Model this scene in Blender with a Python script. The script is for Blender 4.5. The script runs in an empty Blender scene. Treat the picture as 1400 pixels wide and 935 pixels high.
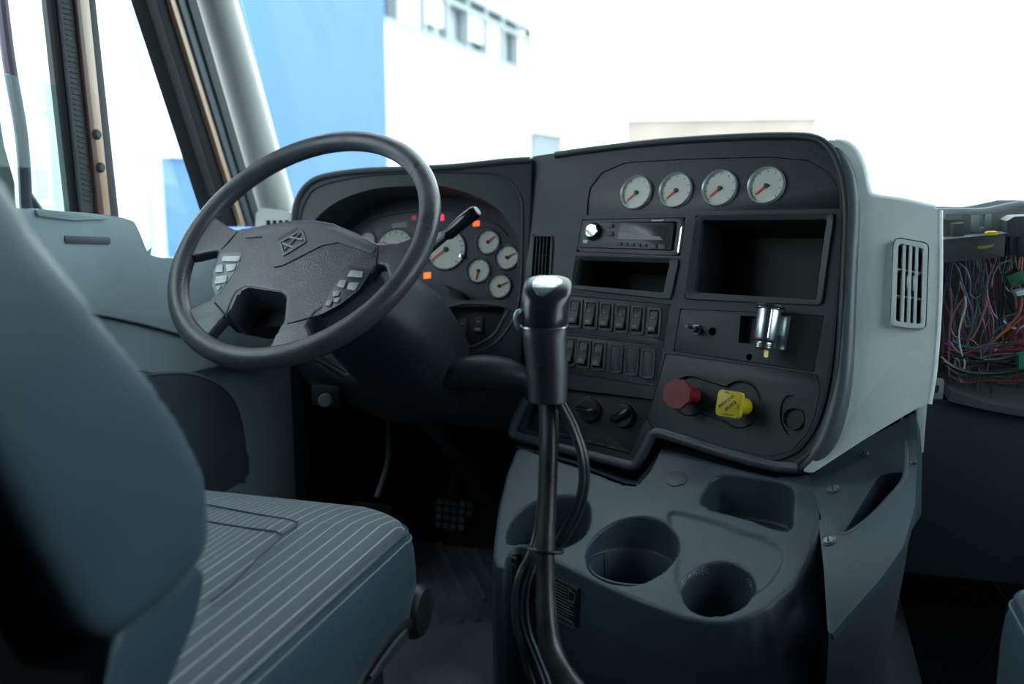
import bpy, bmesh, math, random
from mathutils import Vector, Matrix
random.seed(7)
scene = bpy.context.scene
COL = scene.collection

# ------------------------------------------------------------------ camera
F = 1300.0                       # focal length in pixels of the 1400x935 frame
CAM = Vector((0.07, 0.0, 1.02))
PITCH = math.atan(235.5 / F)
YAW = math.atan(380 / F * math.cos(PITCH))
FW = Vector((-math.sin(YAW)*math.cos(PITCH), math.cos(YAW)*math.cos(PITCH), -math.sin(PITCH)))
RT = Vector((math.cos(YAW), math.sin(YAW), 0))
UP = RT.cross(FW)
cd = bpy.data.cameras.new('camera')
cam = bpy.data.objects.new('camera', cd); COL.objects.link(cam)
cam.matrix_world = Matrix.Translation(CAM) @ Matrix((RT, UP, -FW)).transposed().to_4x4()
cd.sensor_width = 36.0
cd.lens = F / 1400 * 36.0
cd.clip_start = 0.02; cd.clip_end = 400
cd.dof.use_dof = True
cd.dof.focus_distance = 1.36
cd.dof.aperture_fstop = 3.4
scene.camera = cam

# ------------------------------------------------------------------ daylight
world = bpy.data.worlds.new('overcast_sky'); scene.world = world
world.use_nodes = True
bg = world.node_tree.nodes['Background']
bg.inputs['Color'].default_value = (0.80, 0.93, 1.0, 1)
bg.inputs['Strength'].default_value = 5.0
vs = scene.view_settings
vs.view_transform = 'Standard'; vs.look = 'None'; vs.gamma = 1.0
vs.use_curve_mapping = False
vs.exposure = 0.0
scene.cycles.use_denoising = True
scene.cycles.max_bounces = 8
scene.cycles.diffuse_bounces = 5
scene.cycles.transparent_max_bounces = 12
scene.cycles.sample_clamp_indirect = 6.0

# ------------------------------------------------------------------ pixel helpers
def ray(x, y): return FW + RT*((x-700)/F) + UP*((467.5-y)/F)
def at(x, y, t): return CAM + ray(x, y)*t
def camdir(r, u, f): return (RT*r + UP*u + FW*f).normalized()
class Plane:
    """a flat piece of the place: origin, right, up, and the normal towards the viewer"""
    def __init__(s, o, u, v):
        s.o = Vector(o); s.u = Vector(u).normalized()
        v = Vector(v); s.v = (v - s.u*v.dot(s.u)).normalized(); s.n = s.u.cross(s.v)
    def hit(s, px, py, h=0.0):
        d = ray(px, py)
        return CAM + d*((s.o + s.n*h - CAM).dot(s.n)/d.dot(s.n))
    def uv(s, px, py, h=0.0):
        p = s.hit(px, py, h) - s.o
        return (p.dot(s.u), p.dot(s.v))
    def uvs(s, pts, h=0.0): return [s.uv(x, y, h) for x, y in pts]
    def w(s, u, v, h=0.0): return s.o + s.u*u + s.v*v + s.n*h
    def depth(s, px, py, h=0.0): return (s.hit(px, py, h)-CAM).dot(FW)
    def tilted(s, px, py, h=0.0, rot=0.0):
        c, n = math.cos(rot), math.sin(rot)
        return Plane(s.hit(px, py, h), s.u*c + s.v*n, s.v*c - s.u*n)

# ------------------------------------------------------------------ materials
MATS = {}
def mat(name, col, rough=0.5, metal=0.0, bump=0.0, scale=900.0, var=0.0, vscale=14.0, spec=0.5, emit=None, coat=0.0, rvar=0.0):
    if name in MATS: return MATS[name]
    m = bpy.data.materials.new(name); m.use_nodes = True
    nt = m.node_tree; b = nt.nodes['Principled BSDF']
    b.inputs['Base Color'].default_value = (*col, 1)
    b.inputs['Roughness'].default_value = rough
    b.inputs['Metallic'].default_value = metal
    b.inputs['Specular IOR Level'].default_value = spec
    b.inputs['Coat Weight'].default_value = coat
    tc = nt.nodes.new('ShaderNodeTexCoord')
    if var or rvar:
        n = nt.nodes.new('ShaderNodeTexNoise'); n.inputs['Scale'].default_value = vscale; n.inputs['Detail'].default_value = 5
        nt.links.new(tc.outputs['Object'], n.inputs['Vector'])
        if var:
            r = nt.nodes.new('ShaderNodeValToRGB')
            r.color_ramp.elements[0].position = 0.3; r.color_ramp.elements[1].position = 0.7
            r.color_ramp.elements[0].color = (*[c*(1-var) for c in col], 1)
            r.color_ramp.elements[1].color = (*[min(1, c*(1+var)) for c in col], 1)
            nt.links.new(n.outputs['Fac'], r.inputs['Fac']); nt.links.new(r.outputs['Color'], b.inputs['Base Color'])
        if rvar:
            mr = nt.nodes.new('ShaderNodeMapRange')
            mr.inputs['From Min'].default_value = 0.3; mr.inputs['From Max'].default_value = 0.7
            mr.inputs['To Min'].default_value = max(0.02, rough-rvar); mr.inputs['To Max'].default_value = min(1, rough+rvar)
            nt.links.new(n.outputs['Fac'], mr.inputs['Value']); nt.links.new(mr.outputs['Result'], b.inputs['Roughness'])
    if bump:
        n2 = nt.nodes.new('ShaderNodeTexNoise'); n2.inputs['Scale'].default_value = scale; n2.inputs['Detail'].default_value = 3
        nt.links.new(tc.outputs['Object'], n2.inputs['Vector'])
        bp = nt.nodes.new('ShaderNodeBump'); bp.inputs['Strength'].default_value = bump; bp.inputs['Distance'].default_value = 0.0006
        nt.links.new(n2.outputs['Fac'], bp.inputs['Height']); nt.links.new(bp.outputs['Normal'], b.inputs['Normal'])
    if emit:
        b.inputs['Emission Color'].default_value = (*emit[0], 1); b.inputs['Emission Strength'].default_value = emit[1]
    MATS[name] = m
    return m
DASH = mat('dash plastic', (0.022, 0.030, 0.033), 0.52, bump=0.35, scale=1100, var=0.14, rvar=0.06)
DASHL = mat('dash skin', (0.033, 0.043, 0.047), 0.55, bump=0.35, scale=1000, var=0.12, rvar=0.06)
BLACK = mat('black plastic', (0.014, 0.015, 0.017), 0.45, bump=0.15, var=0.2)
GLOSSB = mat('gloss black', (0.010, 0.011, 0.013), 0.16)
DEEP = mat('deep black', (0.006, 0.007, 0.008), 0.8)
GREY = mat('light grey vinyl', (0.64, 0.69, 0.69), 0.5, bump=0.6, scale=420, var=0.05)
PILLAR = mat('pillar grey', (0.56, 0.56, 0.53), 0.55, bump=0.25, scale=500, var=0.05)
CONS = mat('console plastic', (0.038, 0.058, 0.080), 0.43, bump=0.5, scale=900, var=0.10, rvar=0.05)
DOORM = mat('door trim plastic', (0.29, 0.37, 0.40), 0.55, bump=0.35, scale=700, var=0.06)
DOORD = mat('door pocket plastic', (0.06, 0.08, 0.10), 0.6, bump=0.3, var=0.1)
VINYL = mat('seat vinyl', (0.060, 0.094, 0.124), 0.38, bump=0.3, scale=500, var=0.08, vscale=6, rvar=0.06)
VENTGAP = mat('vent gap', (0.02, 0.025, 0.028), 0.7)
SEATSHELL = mat('seat shell', (0.004, 0.005, 0.006), 0.8, spec=0.1)
WHEELM = mat('wheel leather', (0.055, 0.058, 0.072), 0.36, bump=0.7, scale=330, var=0.12, vscale=25, rvar=0.12)
HUBM = mat('wheel hub plastic', (0.075, 0.080, 0.094), 0.45, bump=0.35, scale=700, var=0.10, rvar=0.06)
CHROME = mat('chrome', (0.78, 0.80, 0.82), 0.12, 1.0)
STEEL = mat('zinc steel', (0.55, 0.60, 0.62), 0.28, 1.0, var=0.1, vscale=60)
BRASS = mat('brass', (0.70, 0.52, 0.22), 0.35, 1.0)
RINGM = mat('bezel satin', (0.62, 0.65, 0.67), 0.34, 0.55)
DIAL = mat('dial face', (0.72, 0.72, 0.65), 0.5, var=0.04)
NEEDLE = mat('needle red', (0.75, 0.06, 0.04), 0.4)
RED = mat('red knob', (0.25, 0.010, 0.022), 0.45, var=0.18, vscale=40)
YEL = mat('yellow knob', (0.72, 0.56, 0.02), 0.4, var=0.07, vscale=60)
RUB = mat('rubber', (0.012, 0.012, 0.013), 0.8, bump=0.4, spec=0.2)
FRAMEK = mat('frame black', (0.008, 0.009, 0.010), 0.7, spec=0.2)
GREYRUB = mat('grey rubber', (0.06, 0.068, 0.072), 0.7, bump=0.5)
COPPER = mat('copper paint', (0.60, 0.40, 0.28), 0.35, 0.0, coat=0.4)
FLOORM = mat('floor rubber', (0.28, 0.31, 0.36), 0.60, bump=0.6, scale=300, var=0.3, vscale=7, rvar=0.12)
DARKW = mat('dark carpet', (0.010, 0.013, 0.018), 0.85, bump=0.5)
BUTTON = mat('worn button', (0.55, 0.56, 0.57), 0.45, var=0.2, vscale=90)
LETTER = mat('print white', (0.55, 0.57, 0.58), 0.6)
LETTERD = mat('print dim', (0.20, 0.21, 0.21), 0.6)
LETTERK = mat('print black', (0.01, 0.01, 0.01), 0.6)
LETTERR = mat('print red', (0.5, 0.05, 0.03), 0.6)
GROOVE = mat('switch plate', (0.036, 0.042, 0.044), 0.5, bump=0.3, var=0.1)
ROD = mat('shift rod', (0.075, 0.068, 0.070), 0.36, 0.55, bump=0.3, scale=200, var=0.35, vscale=22, rvar=0.12)
KNOBM = mat('shift grip', (0.022, 0.026, 0.031), 0.36, bump=0.4, scale=900, rvar=0.05)
CABLE = mat('cable sheath', (0.035, 0.042, 0.050), 0.30)

def glass(name, col, fres=0.04):
    m = bpy.data.materials.new(name); m.use_nodes = True
    nt = m.node_tree; nt.nodes.clear()
    o = nt.nodes.new('ShaderNodeOutputMaterial'); mx = nt.nodes.new('ShaderNodeMixShader')
    t = nt.nodes.new('ShaderNodeBsdfTransparent'); g = nt.nodes.new('ShaderNodeBsdfGlossy')
    lw = nt.nodes.new('ShaderNodeLayerWeight'); lw.inputs['Blend'].default_value = 0.5
    pw = nt.nodes.new('ShaderNodeMath'); pw.operation = 'POWER'; pw.inputs[1].default_value = 5.0
    fr = nt.nodes.new('ShaderNodeMath'); fr.operation = 'MULTIPLY_ADD'; fr.inputs[1].default_value = 0.9; fr.inputs[2].default_value = 0.02
    nt.links.new(lw.outputs['Facing'], pw.inputs[0]); nt.links.new(pw.outputs[0], fr.inputs[0])
    t.inputs['Color'].default_value = (*col, 1); g.inputs['Roughness'].default_value = 0.02
    nt.links.new(fr.outputs[0], mx.inputs[0]); nt.links.new(t.outputs[0], mx.inputs[1]); nt.links.new(g.outputs[0], mx.inputs[2])
    nt.links.new(mx.outputs[0], o.inputs[0])
    return m
GLASS = glass('clear glass', (0.93, 0.97, 0.96))
GLASSG = glass('green tinted glass', (0.80, 0.93, 0.90))

# ------------------------------------------------------------------ mesh helpers
def WL(o):
    p = Vector((0, 0, 0))
    while o is not None: p += o.location; o = o.parent
    return p
def finish(name, bm, m, parent=None, angle=35, smooth=True):
    """bm holds world coordinates; link it as ONE mesh object under parent"""
    bmesh.ops.recalc_face_normals(bm, faces=bm.faces)
    if parent is None:
        xs = [v.co for v in bm.verts]
        lo = Vector([min(c[i] for c in xs) for i in range(3)]); hi = Vector([max(c[i] for c in xs) for i in range(3)])
        loc = Vector(((lo.x+hi.x)/2, (lo.y+hi.y)/2, lo.z)); off = loc
    else:
        loc = Vector((0, 0, 0)); off = WL(parent)
    bmesh.ops.translate(bm, vec=-off, verts=bm.verts)
    me = bpy.data.meshes.new(name); bm.to_mesh(me); bm.free()
    if smooth:
        for p in me.polygons: p.use_smooth = True
        me.set_sharp_from_angle(angle=math.radians(angle))
    me.materials.append(m)
    o = bpy.data.objects.new(name, me); COL.objects.link(o)
    o.location = loc
    if parent is not None: o.parent = parent
    return o
def tag(o, label, cat, group=None):
    o['label'] = label; o['category'] = cat
    if group: o['group'] = group
    return o
def struct(o, label=None):
    o['kind'] = 'structure'
    if label: o['label'] = label
    return o
def thing(name, loc, label=None, cat=None, group=None, kind=None):
    e = bpy.data.objects.new(name, None); COL.objects.link(e); e.location = loc; e.empty_display_size = 0.05
    if label: e['label'] = label
    if cat: e['category'] = cat
    if group: e['group'] = group
    if kind: e['kind'] = kind
    return e
def bake(o):
    dg = bpy.context.evaluated_depsgraph_get()
    me = bpy.data.meshes.new_from_object(o.evaluated_get(dg))
    mm = o.data.materials[0]
    o.modifiers.clear(); o.data = me
    if not len(me.materials): me.materials.append(mm)
    while len(me.materials) > 1: me.materials.pop()
    me.materials[0] = mm
    for p in me.polygons: p.use_smooth = True; p.material_index = 0
def cut(o, cutters):
    for c in cutters:
        md = o.modifiers.new('b', 'BOOLEAN'); md.operation = 'DIFFERENCE'; md.object = c; md.solver = 'EXACT'
    bpy.context.view_layer.update()
    bake(o)
    for c in cutters: bpy.data.objects.remove(c)
    o.data.set_sharp_from_angle(angle=math.radians(35))
    return o
def join_bool(o, others):
    for c in others:
        md = o.modifiers.new('b', 'BOOLEAN'); md.operation = 'UNION'; md.object = c; md.solver = 'EXACT'
    bpy.context.view_layer.update(); bake(o)
    for c in others: bpy.data.objects.remove(c)
    return o
def soften(o, voxel, its=4, fac=0.5, angle=60):
    md = o.modifiers.new('r', 'REMESH'); md.mode = 'VOXEL'; md.voxel_size = voxel
    ms = o.modifiers.new('s', 'SMOOTH'); ms.iterations = its; ms.factor = fac
    bpy.context.view_layer.update(); bake(o)
    return o
def bevelmod(o, w, seg=3, angle=35):
    md = o.modifiers.new('v', 'BEVEL'); md.width = w; md.segments = seg; md.limit_method = 'ANGLE'; md.angle_limit = math.radians(angle)
    bpy.context.view_layer.update(); bake(o)
    o.data.set_sharp_from_angle(angle=math.radians(40))
    return o
def round_poly(pts, r, seg=5):
    out = []; n = len(pts)
    for i in range(n):
        a, b, c = Vector(pts[i-1]), Vector(pts[i]), Vector(pts[(i+1) % n])
        d1, d2 = (a-b), (c-b); l1, l2 = d1.length, d2.length
        d1.normalize(); d2.normalize()
        ang = math.acos(max(-1, min(1, d1.dot(d2))))
        if ang > 3.0 or r <= 0: out.append(tuple(b)); continue
        k = min(r/math.tan(ang/2), l1*0.48, l2*0.48)
        p, q = b+d1*k, b+d2*k
        for j in range(seg+1):
            s = j/seg
            out.append(tuple(p*(1-s)**2 + b*2*s*(1-s) + q*s*s))
    return out
def spline(pts, n=6, closed=False):
    P = [Vector(p) for p in pts]; m = len(P); out = []
    for i in range(m if closed else m-1):
        g = (lambda k: P[k % m]) if closed else (lambda k: P[max(0, min(m-1, k))])
        a, b, c, d = g(i-1), g(i), g(i+1), g(i+2)
        for j in range(n):
            t = j/n
            out.append(0.5*((2*b) + (c-a)*t + (2*a-5*b+4*c-d)*t*t + (3*b-a-3*c+d)*t**3))
    if not closed: out.append(P[-1])
    return out
def prism_bm(pl, uvpts, h0, h1, bev=0.0, seg=2, bm=None, back_scale=None):
    own = bm is None
    if own: bm = bmesh.new()
    if back_scale:
        cu = sum(p[0] for p in uvpts)/len(uvpts); cv = sum(p[1] for p in uvpts)/len(uvpts)
        bk = [(cu+(p[0]-cu)*back_scale, cv+(p[1]-cv)*back_scale) for p in uvpts]
    else: bk = uvpts
    f = [bm.verts.new(pl.w(p[0], p[1], h1)) for p in uvpts]
    b = [bm.verts.new(pl.w(p[0], p[1], h0)) for p in bk]
    ff = bm.faces.new(f); bm.faces.new(b[::-1])
    n = len(f)
    for i in range(n):
        j = (i+1) % n
        bm.faces.new((f[j], f[i], b[i], b[j]))
    if bev > 0:
        bmesh.ops.bevel(bm, geom=list(ff.edges), offset=bev, segments=seg, profile=0.5, affect='EDGES', clamp_overlap=True)
    return bm
def plate(name, pl, px, h0, h1, m, parent=None, r=0.003, bev=0.001, seg=2, smooth=0, **kw):
    """a slab whose front outline is read off the photograph at height h1"""
    uv = pl.uvs(px, h1)
    if smooth: uv = [tuple(p) for p in spline(uv, smooth, True)]
    elif r: uv = round_poly(uv, r)
    return finish(name, prism_bm(pl, uv, h0, h1, bev, seg, **kw), m, parent)
def cutter(pl, px, h0, h1, r=0.003, smooth=0):
    uv = pl.uvs(px, 0.0)
    if smooth: uv = [tuple(p) for p in spline(uv, smooth, True)]
    elif r: uv = round_poly(uv, r)
    return finish('cutter', prism_bm(pl, uv, h0, h1), BLACK)
def resample(pts, n):
    P = [Vector(p) for p in pts]; L = [0]
    for i in range(len(P)): L.append(L[-1] + (P[(i+1) % len(P)]-P[i]).length)
    out = []; k = 0
    for j in range(n):
        s = L[-1]*j/n
        while L[k+1] < s: k += 1
        f = (s-L[k])/max(1e-9, L[k+1]-L[k])
        out.append(P[k].lerp(P[(k+1) % len(P)], f))
    return out
def ring_bm(pl, outer, inner, h0, h1, bev=0.0, n=72, hin=None, seg=2):
    bm = bmesh.new(); o = resample(outer, n); i = resample(inner, n)
    hin = h1 if hin is None else hin
    A = [bm.verts.new(pl.w(p[0], p[1], h1)) for p in o]; B = [bm.verts.new(pl.w(p[0], p[1], hin)) for p in i]
    Cc = [bm.verts.new(pl.w(p[0], p[1], h0)) for p in i]; D = [bm.verts.new(pl.w(p[0], p[1], h0)) for p in o]
    ed = []
    for k in range(n):
        j = (k+1) % n
        f = bm.faces.new((A[k], A[j], B[j], B[k])); ed += [f.edges[0], f.edges[2]]
        bm.faces.new((B[k], B[j], Cc[j], Cc[k])); bm.faces.new((Cc[k], Cc[j], D[j], D[k])); bm.faces.new((D[k], D[j], A[j], A[k]))
    if bev: bmesh.ops.bevel(bm, geom=list(set(ed)), offset=bev, segments=seg, profile=0.5, affect='EDGES')
    return bm
def ring(name, pl, opx, ipx, h0, h1, m, parent=None, r=0.003, bev=0.001, n=72, ri=None, hin=None):
    o = round_poly(pl.uvs(opx, h1), r); i = round_poly(pl.uvs(ipx, h1), r if ri is None else ri)
    return finish(name, ring_bm(pl, o, i, h0, h1, bev, n, hin), m, parent)
def lathe_bm(pl, cu, cv, prof, seg=40, bm=None, sq=None):
    if bm is None: bm = bmesh.new()
    rows = []
    for r, h in prof:
        if r < 1e-6: rows.append([bm.verts.new(pl.w(cu, cv, h))]); continue
        row = []
        for k in range(seg):
            a = 2*math.pi*k/seg
            row.append(bm.verts.new(pl.w(cu+r*math.cos(a), cv+r*math.sin(a), h)))
        rows.append(row)
    for a, b in zip(rows, rows[1:]):
        for k in range(seg):
            j = (k+1) % seg
            if len(a) == 1 and len(b) > 1: bm.faces.new((a[0], b[j], b[k]))
            elif len(b) == 1 and len(a) > 1: bm.faces.new((a[k], a[j], b[0]))
            elif len(a) > 1: bm.faces.new((a[k], a[j], b[j], b[k]))
    return bm
def lathe(name, pl, cu, cv, prof, m, parent=None, seg=40, angle=35):
    return finish(name, lathe_bm(pl, cu, cv, prof, seg), m, parent, angle)
def tube_bm(pts, r, seg=10, closed=False, bm=None, flat=1.0):
    if bm is None: bm = bmesh.new()
    P = [Vector(p) for p in pts]; n = len(P)
    R = r if isinstance(r, (list, tuple)) else [r]*n
    T = []
    for i in range(n):
        a = P[(i-1) % n] if closed or i else P[0]; b = P[(i+1) % n] if closed or i < n-1 else P[-1]
        T.append((b-a).normalized())
    ref = Vector((0, 0, 1)) if abs(T[0].z) < 0.9 else Vector((1, 0, 0))
    x = T[0].cross(ref).normalized(); rows = []
    for i in range(n):
        x = (x - T[i]*x.dot(T[i])).normalized(); y = T[i].cross(x)
        rows.append([bm.verts.new(P[i] + (x*math.cos(2*math.pi*k/seg)*flat + y*math.sin(2*math.pi*k/seg))*R[i]) for k in range(seg)])
    for i in range(n if closed else n-1):
        a, b = rows[i], rows[(i+1) % n]
        for k in range(seg):
            j = (k+1) % seg
            bm.faces.new((a[k], a[j], b[j], b[k]))
    if not closed:
        bm.faces.new(rows[0][::-1]); bm.faces.new(rows[-1])
    return bm
def tube(name, pts, r, m, parent=None, seg=10, closed=False, sm=0, flat=1.0):
    if sm:
        if isinstance(r, (list, tuple)):
            r2 = [p[0] for p in spline([(q, 0, 0) for q in r], sm, closed)]; r = r2
        pts = spline(pts, sm, closed)
    return finish(name, tube_bm(pts, r, seg, closed, flat=flat), m, parent)
def box_bm(lo, hi, bev=0.0, seg=2, bm=None):
    own = bmesh.new()
    vs_ = [own.verts.new((x, y, z)) for x in (lo[0], hi[0]) for y in (lo[1], hi[1]) for z in (lo[2], hi[2])]
    for f in ((0, 1, 3, 2), (4, 6, 7, 5), (0, 4, 5, 1), (2, 3, 7, 6), (0, 2, 6, 4), (1, 5, 7, 3)):
        own.faces.new([vs_[i] for i in f])
    if bev: bmesh.ops.bevel(own, geom=list(own.edges), offset=bev, segments=seg, profile=0.5, affect='EDGES')
    return own
def box(name, lo, hi, m, parent=None, bev=0.0, seg=2):
    return finish(name, box_bm(lo, hi, bev, seg), m, parent)
def quads(name, faces, m, parent=None, thick=0.0, smooth=False):
    """faces: list of lists of world points"""
    bm = bmesh.new(); cache = {}
    def vv(p):
        k = tuple(round(c, 5) for c in p)
        if k not in cache: cache[k] = bm.verts.new(p)
        return cache[k]
    for f in faces: bm.faces.new([vv(p) for p in f])
    if thick:
        bmesh.ops.recalc_face_normals(bm, faces=bm.faces)
        bmesh.ops.solidify(bm, geom=list(bm.faces), thickness=thick)
    return finish(name, bm, m, parent, smooth=smooth)
def grid(name, rows, m, parent=None, angle=50, closed=False):
    bm = bmesh.new(); R = [[bm.verts.new(p) for p in r] for r in rows]
    for a, b in zip(R, R[1:]):
        n = len(a)
        for k in range(n if closed else n-1):
            j = (k+1) % n
            bm.faces.new((a[k], a[j], b[j], b[k]))
    return finish(name, bm, m, parent, angle)
def text(name, s, pl, u, v, size, m, parent, h=0.0, rot=0.0, align='CENTER'):
    cu = bpy.data.curves.new('t', 'FONT'); cu.body = s; cu.size = size; cu.align_x = align; cu.align_y = 'CENTER'; cu.extrude = 0.0001
    cu.resolution_u = 2
    o = bpy.data.objects.new('t', cu); COL.objects.link(o)
    bpy.context.view_layer.update()
    me = bpy.data.meshes.new_from_object(o.evaluated_get(bpy.context.evaluated_depsgraph_get()))
    bpy.data.objects.remove(o)
    bm = bmesh.new(); bm.from_mesh(me); bpy.data.meshes.remove(me)
    c, sn = math.cos(rot), math.sin(rot)
    for q in bm.verts:
        x, y, z = q.co
        q.co = pl.w(u + x*c - y*sn, v + x*sn + y*c, h+0.0002+z)
    return finish(name, bm, m, parent, smooth=False)
def copy_tree(o, delta, parent=None):
    c = o.copy(); COL.objects.link(c); c.parent = parent
    if parent is None: c.location = o.location + delta
    for ch in o.children: copy_tree(ch, delta, c)
    return c

# ------------------------------------------------------------------ the planes of the cab
PC = Plane(at(1047, 253, 1.43), camdir(1725, -142, -1300), camdir(.14, 1, .077))        # centre stack
PI = Plane(PC.hit(727, 300), (1, 0, 0), (0, math.sin(.26), math.cos(.26)))              # instrument hood
PR = Plane(PC.hit(1163, 330), (1, 0, 0), PC.hit(1160, 256)-PC.hit(1150, 540))                                   # grey end of the stack
PP = Plane((0, PC.hit(1163, 330).y+0.07, 0), (1, 0, 0), (0, 0, 1))                      # passenger side opening
uh = Vector((PC.u.x, PC.u.y, 0)).normalized(); fh = Vector((0, 0, 1)).cross(uh)
PD = Plane(at(980, 802, 1.20), uh, fh*math.cos(.40)+Vector((0, 0, math.sin(.40))))      # cup holder deck
XD = -1.05
PL = Plane((XD, 0, 0), (0, 1, 0), (0, 0, 1))                                            # driver's door
AL, AZ = math.radians(42.8), math.radians(-8.3)
WN = Vector((math.sin(AZ)*math.cos(AL), -math.cos(AZ)*math.cos(AL), math.sin(AL)))
WU = Vector((math.cos(AZ), math.sin(AZ), 0))
PW = Plane(at(413.6, 333.3, 1.4658), WU, WN.cross(WU))                                  # steering wheel
# ================================================================== EXTERIOR
ASPH = mat('yard concrete', (0.34, 0.34, 0.33), 0.9, var=0.15, vscale=0.6)
BLUEW = mat('blue facade', (0.080, 0.190, 0.46), 0.6, var=0.06, vscale=0.5)
WHITEW = mat('white facade', (0.80, 0.81, 0.80), 0.7, var=0.03, vscale=0.4)
FRAMEG = mat('grey window frame', (0.30, 0.31, 0.32), 0.5)
TANW = mat('tan block wall', (0.42, 0.33, 0.28), 0.8, var=0.12, vscale=0.5)
GREYW = mat('grey block wall', (0.28, 0.31, 0.34), 0.8, var=0.1, vscale=0.5)
PANE = mat('pale window pane', (0.50, 0.56, 0.60), 0.12, spec=0.6)
GZ = -1.25                                    # the yard lies below the cab floor
g = quads('ground', [[(-90, -60, GZ), (90, -60, GZ), (90, 160, GZ), (-90, 160, GZ)]], ASPH); struct(g)
def wall_pt(px, py, X):                       # a pixel on a wall that runs along the truck at x = X
    d = ray(px, py); return CAM + d*((X-CAM.x)/d.x)
def slab(name, X, y0, y1, z0, z1, m, parent, depth): return box(name, (X-depth, y0, z0), (X, y1, z1), m, parent)
XB = -6.0
yb0, yb1 = wall_pt(215, 200, XB).y, wall_pt(530, 200, XB).y
bb = thing('blue_building', (XB-3, (yb0+yb1)/2, GZ), 'bright blue painted building side seen through the windshield beside the pillar', 'building')
slab('wall', XB, yb0, yb1, GZ, 9.0, BLUEW, bb, 6)
slab('parapet', XB+0.08, yb0, yb1, 9.0, 9.25, WHITEW, bb, 6.2)
slab('plinth', XB+0.1, yb0, yb1, GZ, GZ+0.5, GREYW, bb, 0.2)
XW = -7.0
y0, y1 = yb1+0.16, wall_pt(725, 100, XW).y
wb = thing('white_building', (XW-4, (y0+y1)/2, GZ), 'white building with a grey framed upper window band ahead of the truck', 'building')
zb, zt = 3.62, 4.86
slab('wall', XW, y0, y1, GZ, zb, WHITEW, wb, 8)
slab('wall', XW-0.25, y0, y1, zb, zt, PANE, wb, 7)['label'] = 'recessed glazing behind the window band'
slab('roof', XW, y0, y1, zt, zt+2.6, WHITEW, wb, 8)
nb = 9
for k in range(nb+1):
    yy = y0+(y1-y0)*k/nb
    slab('window_post', XW+0.03, yy-0.07, yy+0.07, zb, zt, FRAMEG, wb, 0.2)
for z in (zb, zb+0.86, zt-0.1): slab('window_rail', XW+0.025, y0, y1, z, z+0.09, FRAMEG, wb, 0.2)
for k in range(nb):
    ya, yc = y0+(y1-y0)*k/nb+0.09, y0+(y1-y0)*(k+1)/nb-0.09
    if k % 3 != 1: slab('blind', XW-0.05, ya, yc, zb+(0.3 if k % 2 else 0.12), zb+0.86, WHITEW, wb, 0.04)
# low buildings far ahead
def far_building(name, x0, x1, ytop, Y, m, label, depth=8, wins=0):
    a, b = ray(x0, ytop), ray(x1, ytop)
    pa, pb = CAM + a*(Y/a.y), CAM + b*(Y/b.y)
    t = thing(name, ((pa.x+pb.x)/2, Y+depth/2, GZ), label, 'building')
    zt_ = (pa.z+pb.z)/2
    box('wall', (pa.x, Y, GZ), (pb.x, Y+depth, zt_), m, t)
    box('roof_edge', (pa.x-0.15, Y-0.15, zt_), (pb.x+0.15, Y+depth, zt_+0.22), WHITEW, t)
    n = wins
    for k in range(n):
        xa = pa.x+(pb.x-pa.x)*(k+0.2)/n; xb = pa.x+(pb.x-pa.x)*(k+0.8)/n
        w = box('window', (xa, Y-0.05, zt_-2.2), (xb, Y+0.05, zt_-0.9), FRAMEG, t)
        box('pane', (xa+0.08, Y-0.07, zt_-2.12), (xb-0.08, Y-0.05, zt_-0.98), PANE, w)
far_building('low_brown_building', 856, 1116, 163, 42.0, TANW, 'low brown building far ahead above the centre gauges', wins=5)
far_building('grey_shed', 681, 730, 182, 30.0, GREYW, 'small grey shed far ahead left of the brown building', depth=4, wins=1)
# building seen through the driver's door window
XS = -6.02
ys0, ys1 = 1.0, yb0-0.12
sb = thing('white_side_building', (XS-3, (ys0+ys1)/2, GZ), 'pale white building behind the driver side window', 'building')
slab('wall', XS, ys0, ys1, GZ, 9, WHITEW, sb, 5)
for px in (78, 172, 200):
    yy = wall_pt(px, 200, XS).y
    slab('pilaster', XS+0.10, yy-0.08, yy+0.08, GZ, 9, mat('pale pilaster', (0.62, 0.66, 0.68), 0.7), sb, 0.2)
for (pa, pb, qa, qb) in ((38, 66, 60, 150), (100, 128, 40, 150), (40, 60, 195, 280), (180, 203, 255, 330), (180, 203, 80, 210)):
    A, B = wall_pt(pa, qb, XS), wall_pt(pb, qa, XS)
    w = slab('window', XS+0.04, A.y, B.y, A.z, B.z, WHITEW, sb, 0.1)
    slab('pane', XS+0.06, A.y+0.05, B.y-0.05, A.z+0.05, B.z-0.05, PANE, w, 0.04)
A, B = wall_pt(216, 215, XB+0.06), wall_pt(251, -60, XB+0.06)
slab('haze_panel', XB+0.06, A.y, B.y, A.z, B.z+2.0, WHITEW, bb, 0.1)  # white slab added for the hazy glass reflection over the blue wall

# ================================================================== CAB SHELL
ROOFM = mat('headliner', (0.10, 0.105, 0.11), 0.9)
struct(box('floor', (-1.08, -0.9, -0.04), (1.08, 2.5, 0.0), FLOORM))
struct(box('ceiling', (-1.10, -1.0, 1.72), (1.10, 1.62, 1.78), ROOFM))
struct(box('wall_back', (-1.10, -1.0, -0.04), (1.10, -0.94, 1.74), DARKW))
struct(box('wall_firewall', (-1.10, 2.34, -0.04), (1.10, 2.42, 0.86), DARKW))
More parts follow.
